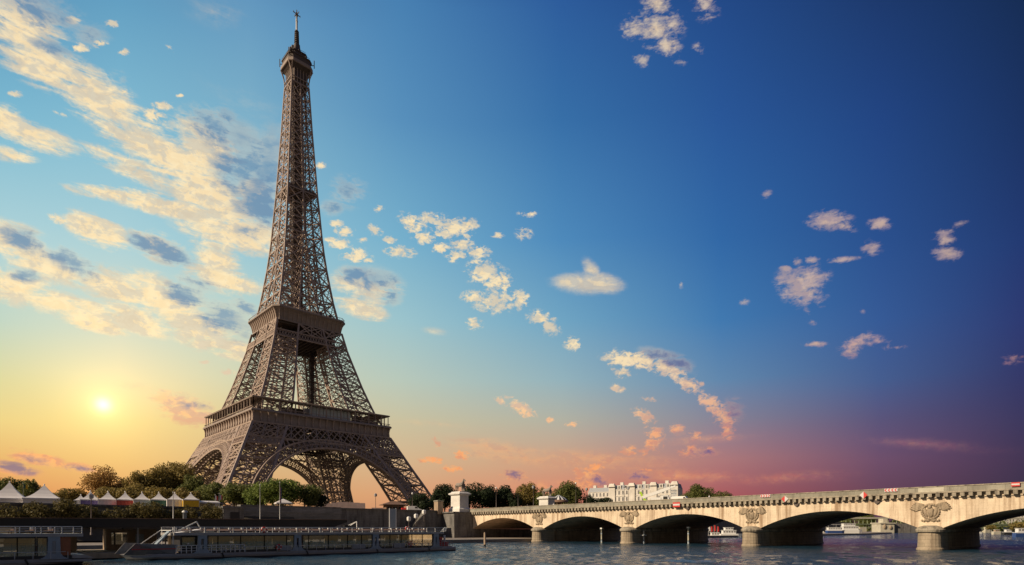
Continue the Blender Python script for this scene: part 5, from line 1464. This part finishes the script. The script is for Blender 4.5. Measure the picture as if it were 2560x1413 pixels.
    t = MB(); t.box(c0, c1, -.02, .06, .70, .98); t.box(c0, c1, Wd-.06, Wd+.02, .70, .98); t.build('sill', HULLD, r)
    for (a, b_) in cells:
        a, b_ = X(a), X(b_)
        t = MB(); w_ = .085
        for xx in (a, b_): t.box(xx-w_/2, xx+w_/2, -.03, .07, .98, 2.84)
        t.box(a, b_, -.03, .07, 2.70, 2.84); fr_ = t.build('window_frame', HULLD, r)
        t = MB(); t.add([(a, .03, .98), (b_, .03, .98), (b_, .03, 2.70), (a, .03, 2.70)], [(0, 1, 2, 3)]); t.build('pane', GLASS, fr_)
    t = MB(); n = 14
    for i in range(n+1):
        xx = c0+(c1-c0)*i/n; t.box(xx-.06, xx+.06, Wd-.07, Wd+.03, .98, 2.84)
    t.build('far_side_frame', HULLD, r)
    for p in pillars:
        p = X(p); t = MB()
        for sg in (-1, 1):
            t.rings([[(p+sg*(.14+a), -.11, z), (p+sg*(.47+b_), -.11, z), (p+sg*(.47+b_), .3, z), (p+sg*(.14+a), .3, z)] for z, a, b_ in ((.62, 0, .75), (.85, 0, .28), (1.2, 0, .05), (2.84, 0, 0))])
        t.box(p-.14, p+.14, -.09, .25, .62, 1.15); t.box(p-.14, p+.14, -.09, .25, 2.4, 2.84); t.build('blue_post', BLUEP, r)
    if orange:
        a, b_ = X(orange[0]), X(orange[1]); t = MB(); t.box(a, b_, .05, .16, .98, 2.78); t.build('orange_door', ORANGE, r)
        t = MB(); t.box(a-.7, a, -.05, .2, .75, 2.84); t.build('end_post', GREYM, r)
    for i in range(int((c1-c0)/2.6)):
        if (i*7) % 10 < 7: t = MB(); t.box(c0+.25+2.6*i, c0+2.4+2.6*i, Wd-.2, Wd-.14, 1.45, 2.8); t.build('reflection_panel', TANREF, r)  # added cream panels imitate tan reflections in the panes
    x = c0+1.0
    k = 0
    while x < c1-1:
        for yy in (.5, Wd-2.0): bench(r, x, yy, .78, BROWN if k % 3 else DARK, head=(yy < 1 and k % 2 == 0))
        x += 1.55; k += 1
    for i, u in enumerate((.33, .62, .8)):
        xx = c0+(c1-c0)*u; t = MB(); t.box(xx-1.0, xx+1.0, -.10, -.04, .74, 1.42); t.build('boarding_gate', GREYM, r)
    t = MB(); xx = c0+2.2
    while xx < c1: t.bar((xx, -.1, .66), (xx, -.1, 1.35), .055); xx += 1.35
    t.bar((c0+2.2, -.1, 1.35), (c1-.5, -.1, 1.35), .05); t.build('side_railing', POLE, r)
    rail_part(r, 'upper_railing', c0-.4, c1+.8, -.06, 3.16, .68, 1.62, WHITE); rail_part(r, 'upper_railing', c0-.4, c1+.8, Wd+.06, 3.16, .68, 1.62, WHITE)
    x = c0+1.4; k = 0; rng = random.Random(int(abs(x0)))
    while x < c1-1 and k < 26:
        t = MB(); t.box(x-.2, x+.2, .6, Wd-.6, 3.36, 3.44); t.box(x+.16, x+.24, .6, Wd-.6, 3.40, 3.66)
        for yy in (.8, Wd-.8): t.bar((x, yy, 3.16), (x, yy, 3.4), .06)
        o = t.build('deck_bench', SEATB, r)
        if rng.random() < .75: t = MB(); yy = rng.uniform(.3, 2.2); t.box(x-.1, x+.15, yy, yy+.22, 3.55, 3.76); t.build('deck_lamp', WHITE, o)
        x += 1.5; k += 1
    return r
xa, _ = on_y(305, -236.0); xz, _ = on_y(1142, -237.0)
pos = lambda px: on_y(px, -237.0)[0]
PIL = [506, 744, 939, 1090]
cells = []
edges = [520, 545, 602, 661, 717, 735], [757, 772, 821, 869, 904, 930], [950, 975, 1003, 1030, 1056, 1081]
for E_ in edges:
    for a, b_ in zip(E_[:-1], E_[1:]): cells.append((pos(a), pos(b_)))
boat = tour_boat('long glazed tour boat with grey hull moored before the dark quay wall', xa, xz, -237.0, 6.0, True, (pos(446), pos(1098)), [pos(p) for p in PIL], cells, 3, 3.5)
ol = xz-xa
t = MB(); t.box(ol-3.4, ol-.6, .5, 5.5, .68, .8); t.build('stern_deck', HULL, boat)
t = MB(); t.box(ol-3.2, ol-1.2, .7, 1.3, .8, 1.5); t.box(ol-2.9, ol-2.4, .8, 1.2, 1.5, 2.3); t.build('red_locker', RED, boat)
t = MB(); t.box(ol-2.0, ol-1.75, .8, 1.05, .8, 2.6); t.build('white_light', WHITE, boat)
rail_part(boat, 'stern_railing', ol-3.5, ol-.8, .2, .8, 1.0, .5, GREYM)
t = MB()
for i in range(5): t.bar((ol-3.2+.25*i, .2, 3.16), (ol-2.4+.12*i, .2, 3.9), .06)
t.build('stern_frame', POLE, boat)
pos2 = lambda px: on_y(px, -241.5)[0]
xz2 = pos2(241); xa2 = xz2-46
c2 = [(pos2(a), pos2(b_)) for a, b_ in ((-160, -110), (-110, -60), (-60, -8), (-8, 43), (43, 88), (93, 118))]
b2 = tour_boat('tour boat with an orange door cut by the left picture edge', xa2, xz2, -241.5, 6.0, False, (xa2+5, pos2(180)), [pos2(135)], c2, 3, 4.0, (pos2(149), pos2(177)))

# lifebuoys hung on the long boat
for lab, px, py in (('lifebuoy on the upper rail near the middle of the long boat', 660, 1325), ('lifebuoy low on the long boat by the open windows', 697, 1368), ('lifebuoy on the upper rail near the stern of the long boat', 1018, 1322), ('lifebuoy low on the long boat near its stern', 1026, 1360)):
    x_, d_ = on_y(px, -237.22); z_ = zpx(py, d_)
    r = empty('lifebuoy', (x_, -237.25, z_), 'red and white '+lab, 'lifebuoy', 'lifebuoys on the long boat')
    t = MB(); t.torus((0, 0, 0), .30, .085, 'y', 20, 8); t.build('ring', RED, r)
    t = MB()
    for i in range(4):
        a = pi/4+i*pi/2; t.obox((.30*cos(a), 0, .30*sin(a)), (.10*cos(a), 0, .10*sin(a)), (0, .1, 0), (-.05*sin(a), 0, .05*cos(a)))
    t.build('white_band', WHITE, r)

# landing stage: floating deck, long black roof on posts, timber walls beneath
lr, dr = on_y(868, -228); ll = -168.0
r = empty('landing_stage', (ll, -228, ZW), 'long flat black roof of the landing stage behind the boats', 'landing stage')
LL = lr-ll; zl, zr = -2.42-ZW, -2.0-ZW
t = MB(); t.rings([[(0, 0, zl-1.02), (LL-2.3, 0, zr-1.16), (LL, 0, zr-.35), (LL, 0, zr), (0, 0, zl)], [(0, 12, zl-1.0), (LL-2.3, 12, zr-1.1), (LL, 12, zr-.35), (LL, 12, zr), (0, 12, zl)]]); t.build('roof', BLACK, r)
t = MB(); t.bar((0, -.06, zl+.02), (LL, -.06, zr+.02), .12, .08); t.build('roof_edge', BROWN, r)
t = MB(); t.box(-2, LL+9, -2, 14, .1, .75); t.build('floating_deck', WOOD, r)
for i in range(9):
    for yy in (1.2, 10.8): t = MB(); xx = 4+i*(LL-8)/8; t.tube([(xx, yy, .7), (xx, yy, zl-.9)], .12, 8); t.build('post', GREYM, r)
for i in range(7):
    xx = 6+i*9.2
    if xx+6 > LL-3: break
    t = MB(); t.box(xx, xx+6.0, 9.0, 11.5, .75, 3.6); w_ = t.build('cabin', WOOD, r)
    t = MB(); t.box(xx+.6, xx+2.4, 8.96, 8.995, 1.5, 3.1); t.build('window', GLASS, w_); t = MB(); t.box(xx+3.4, xx+4.4, 8.96, 8.995, .76, 2.9); t.build('door', ORANGE if i % 2 else BLUEP, w_)
rail_part(r, 'railing', LL-2, LL+8.5, -1.8, .75, 1.0, 1.3, GREYM)
p = at(868, 1330, 91); r = empty('boarding_crane', (p.x, p.y, -6.33), 'white boarding crane arm at the end of the black roof', 'crane')
t = MB(); hh = zpx(1318, 91)+6.33; t.bar((0, 0, 0), (0, 0, hh+.25), .2); t.obox((-.1, 0, hh), (.5, 0, 0), (0, .3, 0), (0, 0, .3)); t.build('mast', BLACK, r)
t = MB(); e_ = at(892, 1304, 91)-p; ez = zpx(1304, 91)+6.33
t.bar((.1, 0, hh), (e_.x, e_.y, ez), .09); t.bar((.1, 0, hh+.25), (e_.x, e_.y, ez+.02), .07)
for i in range(6): u = i/6; t.bar(Vector((.1, 0, hh)).lerp((e_.x, e_.y, ez), u), Vector((.1, 0, hh+.25)).lerp((e_.x, e_.y, ez), min(1, u+.12)), .05)
t.bar((e_.x, e_.y, ez), (e_.x+.05, e_.y, ez-1.6), .12); t.build('arm', WHITE, r)
p = at(1212, 1367, 120); r = empty('mooring_post', (p.x, p.y, ZW), 'weathered timber post standing in the water before the first arch', 'mooring post')
t = MB(); t.tube([(0, 0, -1.5), (0, 0, 2.7), (.02, 0, 3.0)], [.24, .22, .17], 10); t.build('shaft', WOOD, r); t = MB(); t.tube([(0, 0, -.2), (0, 0, .45)], [.25, .25], 10); t.build('wet_band', HULLD, r)
for lab, px, top, d_, hat in (('banded marker pile in the second arch', 1504, 1323, 157, 0), ('marker pile with a flat white top in the third arch', 1609, 1326, 146, 1), ('pale banded marker pile at the right of the third arch', 1721, 1321, 141, 0)):
    p = at(px, 1350, d_); r = empty('marker_pile', (p.x, p.y, ZW), lab, 'marker pile', 'marker piles under the arches'); h_ = zpx(top, d_)-ZW
    t = MB(); t.tube([(0, 0, -1), (0, 0, h_)], .2, 10); t.build('pile', STONE_PALE if hat == 0 else HULL, r)
    t = MB(); t.tube([(0, 0, .1), (0, 0, .9)], .23, 10); t.tube([(0, 0, h_*.62), (0, 0, h_*.75)], .23, 10); t.build('blue_band', BLUEP, r)
    t = MB(); t.box(-.3, .3, -.3, .3, h_, h_+.35) if not hat else t.box(-.75, .75, -.4, .4, h_*.6, h_*.66); t.build('top', WHITE, r)

# ------------------------------------------------------------------ boats beyond the bridge
def river_boat(label, px0, px1, d, hullm, hh, decks, roofm=None, group='boats beyond the bridge', awn=None):
    p0, p1 = at(px0, 1323.8, d), at(px1, 1323.8, d); L = (p1-p0).length; W_ = min(5.0, max(2.2, L*.28))
    r = empty('river_boat', ((p0.x+p1.x)/2, (p0.y+p1.y)/2, ZW), label, 'boat', group, -YAW)
    a = L/2
    def hpz(z, k, ov): return [(-a+ov*.3, -W_/2*k, z), (a*.55, -W_/2*k, z), (a*.85, -W_*.3*k, z), (a+ov, 0, z), (a*.85, W_*.3*k, z), (a*.55, W_/2*k, z), (-a+ov*.3, W_/2*k, z)]
    t = MB(); t.rings([hpz(-.3, .9, -1.0), hpz(hh*.7, 1, -.3), hpz(hh, 1, 0)]); t.build('hull', hullm, r)
    t = MB(); t.rings([[(x_, y_*1.02, z) for x_, y_, _ in hpz(0, 1, -.1)] for z in (hh*.84, hh*.98)], False, False); t.build('rubbing_band', WHITE, r)
    z = hh
    for x0_, x1_, h_, m_ in decks:
        t = MB(); t.box(a*x0_, a*x1_, -W_*.4, W_*.4, z, z+h_); c_ = t.build('cabin', m_, r)
        n = max(2, min(9, int((x1_-x0_)*a/1.1)))
        for i in range(n):
            xa_, xb_ = a*(x0_+(x1_-x0_)*(i+.18)/n), a*(x0_+(x1_-x0_)*(i+.82)/n)
            t = MB(); t.box(xa_, xb_, -W_*.4-.03, -W_*.4-.005, z+h_*.4, z+h_*.82); t.build('window', WINDK, c_)
        t = MB(); t.box(a*x0_-.25, a*x1_+.25, -W_*.44, W_*.44, z+h_, z+h_+.14); t.build('roof', roofm or WHITE, r); z += h_+.14
    if awn:
        t = MB(); t.box(a*awn[0], a*awn[1], -W_*.45, W_*.45, z+awn[2]-.14, z+awn[2]); t.build('awning', CANVAS, r)
        t = MB()
        for x_ in (awn[0], (awn[0]+awn[1])/2, awn[1]):
            for y_ in (-W_*.42, W_*.42): t.bar((a*x_, y_, hh), (a*x_, y_, z+awn[2]-.1), .08)
        t.build('awning_posts', WHITE, r)
    return r
river_boat('white cabin boat seen through the third arch', 1800, 1856, 262, WHITE, 1.6, [(-.8, .35, 1.5), (-.6, .1, 1.0)] and [(-.8, .35, 1.5, WHITE), (-.6, .1, 1.1, WHITE)])
river_boat('low dark boat with white deck below the red banners', 1768, 1806, 258, HULLD, .8, [(-.5, .5, 1.3, WHITE)])
for i, (px, m_, lab) in enumerate(((1771, WHITE, 'white banner leftmost of the row seen through the third arch'), (1777, RED, 'red banner next to the leftmost white one in the third arch'), (1785, RED, 'tall red banner in the middle of the third arch row'), (1793, RED, 'red banner at the right end of the third arch row'))):
    p = at(px, 1340, 268); r = empty('banner', (p.x, p.y, -6.2), lab, 'banner', 'banners seen through the third arch', -YAW); h_ = zpx(1313+3*(i % 2), 268)+6.2
    t = MB(); t.tube([(0, 0, 0), (0, 0, h_)], .06, 6); t.build('pole', POLE, r); t = MB(); t.rings([[(.06, -.03, h_*.38), (.85, -.03, h_*.42), (.7, -.03, h_*.95), (.06, -.03, h_)], [(.06, .03, h_*.38), (.85, .03, h_*.42), (.7, .03, h_*.95), (.06, .03, h_)]]); t.build('flag', m_, r)
river_boat('blue hulled boat with a beige awning seen through the fourth arch', 2067, 2112, 392, HULLB, 3.2, [(-.9, .6, 1.6, WHITE)], None, 'boats beyond the bridge', (-.95, .75, 2.0))
river_boat('big white boat behind the blue one in the fourth arch', 2104, 2156, 402, WHITE, 3.4, [(-.95, .5, 2.4, WHITE), (-.9, .2, 1.6, WHITE)])
river_boat('small pale boat left of the blue one in the fourth arch', 2044, 2066, 398, HULL, 1.6, [(-.7, .3, 1.6, WHITE)])
river_boat('small white cruiser leftmost of the boats in the last arch', 2436, 2457, 470, WHITE, 1.3, [(-.6, .3, 1.4, WHITE)])
river_boat('beige barge second from the left in the last arch', 2482, 2504, 420, STONE_PALE, 2.0, [(-.6, .3, 1.4, WOOD)])
river_boat('dark boat with white cabin third in the last arch', 2508, 2534, 380, HULLD, 1.9, [(-.6, .4, 1.5, WHITE)])
river_boat('dark blue boat with white side at the right edge', 2536, 2575, 270, HULLB, 2.2, [(-.7, .5, 1.8, WHITE)])

# ------------------------------------------------------------------ the viaduct far downstream
VD = 640.0
A_, B_v = at(2030, 1323.8, VD), at(2640, 1323.8, VD+40)
vl = (B_v-A_).length; vr_ = atan2(B_v.y-A_.y, B_v.x-A_.x)
r = empty('viaduct_bridge', (A_.x, A_.y, ZW), 'distant double deck bridge on slender columns seen through the arches', 'bridge', None, vr_)
S_ = VD/FPX; zc = lambda py: (HOR-py)*S_+CAM.z-ZW
t = MB(); t.box(0, vl, -4, 4, zc(1297), zc(1293)); t.build('rail_deck', STONE_PALE, r)
t = MB(); t.box(0, vl, -12, 12, zc(1312), zc(1309.5)); t.build('road_deck', GREENM, r)
for i in range(60):
    xx = vl*(i+.5)/60; t = MB(); t.tube([(xx, -3, zc(1310)), (xx, -3, zc(1297))], .38, 6); t.build('column', GREENM, r)
for k in range(6):
    x0_, x1_ = vl*(k/6)+2, vl*((k+1)/6)-2; t = MB(); n = 16
    f = lambda u: zc(1325)+(zc(1313.5)-zc(1325))*(1-(2*u-1)**2)
    for i in range(n):
        u0, u1 = i/n, (i+1)/n; p, q = (x0_+(x1_-x0_)*u0, -11, f(u0)), (x0_+(x1_-x0_)*u1, -11, f(u1))
        t.bar(p, q, 1.0); t.bar(p, (p[0], -11, zc(1312)), .4)
    t.build('steel_arch', GREENM, r)
for k in range(1, 6):
    xx = vl*k/6; t = MB(); t.box(xx-4, xx+4, -13, 13, -1, zc(1318)); t.build('stone_pier', STONE_PALE, r)
p = at(2214, 1333, 600); r = empty('stone_bastion', (p.x, p.y, ZW), 'pale stone bridge pier with a block tower and long wall in the fourth arch', 'bridge pier', None, -YAW)
s6 = 600/FPX; z6 = lambda py: (HOR-py)*s6+CAM.z-ZW
t = MB(); t.box(-17*s6, 17*s6, -3, 12, -1, z6(1308)); t.box(-19*s6, 19*s6, -4, 13, z6(1309.5), z6(1307)); t.build('pier', STONE_PALE, r)
t = MB(); t.box(-6*s6, 5*s6, 0, 8, z6(1307), z6(1297)); t.build('tower_block', STONE_PALE, r)
t = MB(); t.ball((-3, -3.4, z6(1317)), 1.8, .8, 2.6, 8, 6); t.ball((3, -3.4, z6(1319)), 1.6, .8, 2.2, 8, 6); t.build('carving', RELIEF, r)
t = MB(); t.box(17*s6, 80*s6, 0, 12, -1, z6(1309)); t.build('wing_wall', STONE_W, r)
T_ = 'distant trees beyond the bridge'
for px, py, w_, d_, m_, lab in ((2230, 1299, 26, 640, LEAF_D, 'small dark tree above the distant stone pier'), (2262, 1303, 40, 650, LEAF_D, 'low dark trees crown above the distant long wall'), (2545, 1303, 44, 330, LEAF_O, 'yellow green tree by the boats in the last arch'), (2165, 1284, 60, 720, LEAF_M, 'tree showing above the viaduct under the fourth arch'), (2120, 1287, 40, 720, LEAF_M, 'tree at the left above the viaduct'), (2476, 1312, 30, 560, LEAF_O, 'low bush by the small boats in the last arch'), (2060, 1300, 60, 560, LEAF_D, 'dark tree behind the pale boats in the fourth arch'), (1830, 1300, 80, 420, LEAF_D, 'dark tree behind the white boat in the third arch'), (1780, 1302, 60, 420, LEAF_D, 'dark tree behind the banners in the third arch')):
    tree(lab, px, py, w_, d_, m_, base=-5.5 if px > 2200 else -2, dens=3.0 if d_ > 500 else 4.5, leaf=1.0, group=T_, cb=.05)
g = MB(); rng = random.Random(77)
for i in range(5200):
    px = rng.uniform(2010, 2620); y_ = 1303+8*sin(px*.021)+5*sin(px*.077+1)+3*sin(px*.19); d_ = rng.uniform(740, 800)
    p = at(px, y_+(1332-y_)*rng.random()**1.4, d_); a = Vector((rng.gauss(0, 1), rng.gauss(0, 1), rng.gauss(0, 1))).normalized()*1.5; b_ = a.cross(Vector((rng.random()-.5, rng.random()-.5, rng.random()-.5))).normalized()*1.3
    g.add([p-a, p+b_, p+a, p-b_], [(0, 1, 2, 3)])
o = g.build('distant_woods', LEAF_M); tag(o, 'belt of trees far beyond the bridge on the other bank', 'trees', None, 'stuff')
# pale distant houses across the water
def house(label, px0, px1, py, d, floors, rz, basez, mat=FACADE, depth=14.0, name='apartment_building', bays=None, roof=True):
    p0 = at(px0, 1323.8, d); n_ = Vector((cos(rz), sin(rz), 0))
    k1 = (px1-1280)/FPX; dd = FW+RT*k1
    # walk along the facade until the sight line of px1 is met
    det = n_.x*(-dd.y)+dd.x*n_.y; rel = CAM-p0
    L = (rel.x*(-dd.y)+dd.x*rel.y)/det
    r = empty(name, (p0.x, p0.y, basez), label, 'building', 'pale buildings beyond the bridge', rz)
    H = zpx(py, d)-basez
    t = MB(); t.box(0, L, 0, depth, 0, H*.86); t.build('wall', mat, r)
    fh = H*.86/floors
    t = MB()
    for i in range(1, floors+1): t.box(-.15, L+.15, -.28, 0, fh*i-.28, fh*i-.02)
    t.build('string_course', mat, r)
    if roof:
        t = MB(); t.rings([[(0, 0, H*.86), (L, 0, H*.86), (L, depth, H*.86), (0, depth, H*.86)], [(.9, 1.3, H*.98), (L-.9, 1.3, H*.98), (L-.9, depth-1, H*.98), (.9, depth-1, H*.98)]]); rf_ = t.build('roof', ROOFZ, r)
        for i in range(max(2, int(L/14))): xx = L*(i+.5)/max(2, int(L/14)); t = MB(); t.box(xx-1.1, xx+1.1, 3, 4.6, H*.9, H*1.06); t.build('chimney', mat, rf_)
    nb = bays or max(3, int(L/3.6)); nb = min(nb, 90//floors)
    for f_ in range(floors):
        for b_ in range(nb):
            xx = L*(b_+.5)/nb; w_ = min(1.5, L/nb*.42)
            t = MB(); t.box(xx-w_/2-.16, xx+w_/2+.16, -.10, -.01, fh*f_+fh*.16, fh*f_+fh*.86); fr_ = t.build('window', WHITE, r)
            t = MB(); t.box(xx-w_/2, xx+w_/2, -.14, -.102, fh*f_+fh*.2, fh*f_+fh*.8); t.build('pane', WINDK, fr_)
    return r, L, H
rz = atan2(-.95, .30)
h1, L1, H1 = house('long white building of five storeys with bays behind the crane', 1524, 1694, 1212, 398, 5, rz, 1.9, bays=17)
t = MB()
for u in (.04, .34, .66, .96): t.box(L1*u-2.2, L1*u+2.2, -.8, 0, 0, H1*.93); t.rings([[(L1*u-2.4, -1.8, H1*.93), (L1*u+2.4, -1.8, H1*.93), (L1*u+2.4, 2, H1*.93), (L1*u-2.4, 2, H1*.93)], [(L1*u-1.6, -1, H1*1.02), (L1*u+1.6, -1, H1*1.02), (L1*u+1.6, 1.4, H1*1.02), (L1*u-1.6, 1.4, H1*1.02)]])
o = t.build('bay_tower', FACADE, h1)
for u in (.15, .26, .46, .56, .77, .87):
    t = MB(); t.box(L1*u-1.2, L1*u+1.2, -.2, 2.2, H1*.86, H1*.97); q = t.build('dormer', FACADE, h1); t = MB(); t.box(L1*u-.6, L1*u+.6, -.25, -.21, H1*.875, H1*.95); t.build('pane', WINDK, q)
h2, L2, H2 = house('lower white building end left of the long one', 1470, 1523, 1219, 412, 5, rz, 1.9, bays=6)
house('pale house behind the boats in the last arch', 2466, 2500, 1294, 760, 4, -YAW, 1.0)
house('pinkish white house beside the yellow green tree in the last arch', 2502, 2536, 1290, 780, 4, -YAW, 1.0)
house('grey house at the right edge in the last arch', 2538, 2600, 1284, 800, 5, -YAW, 1.0)
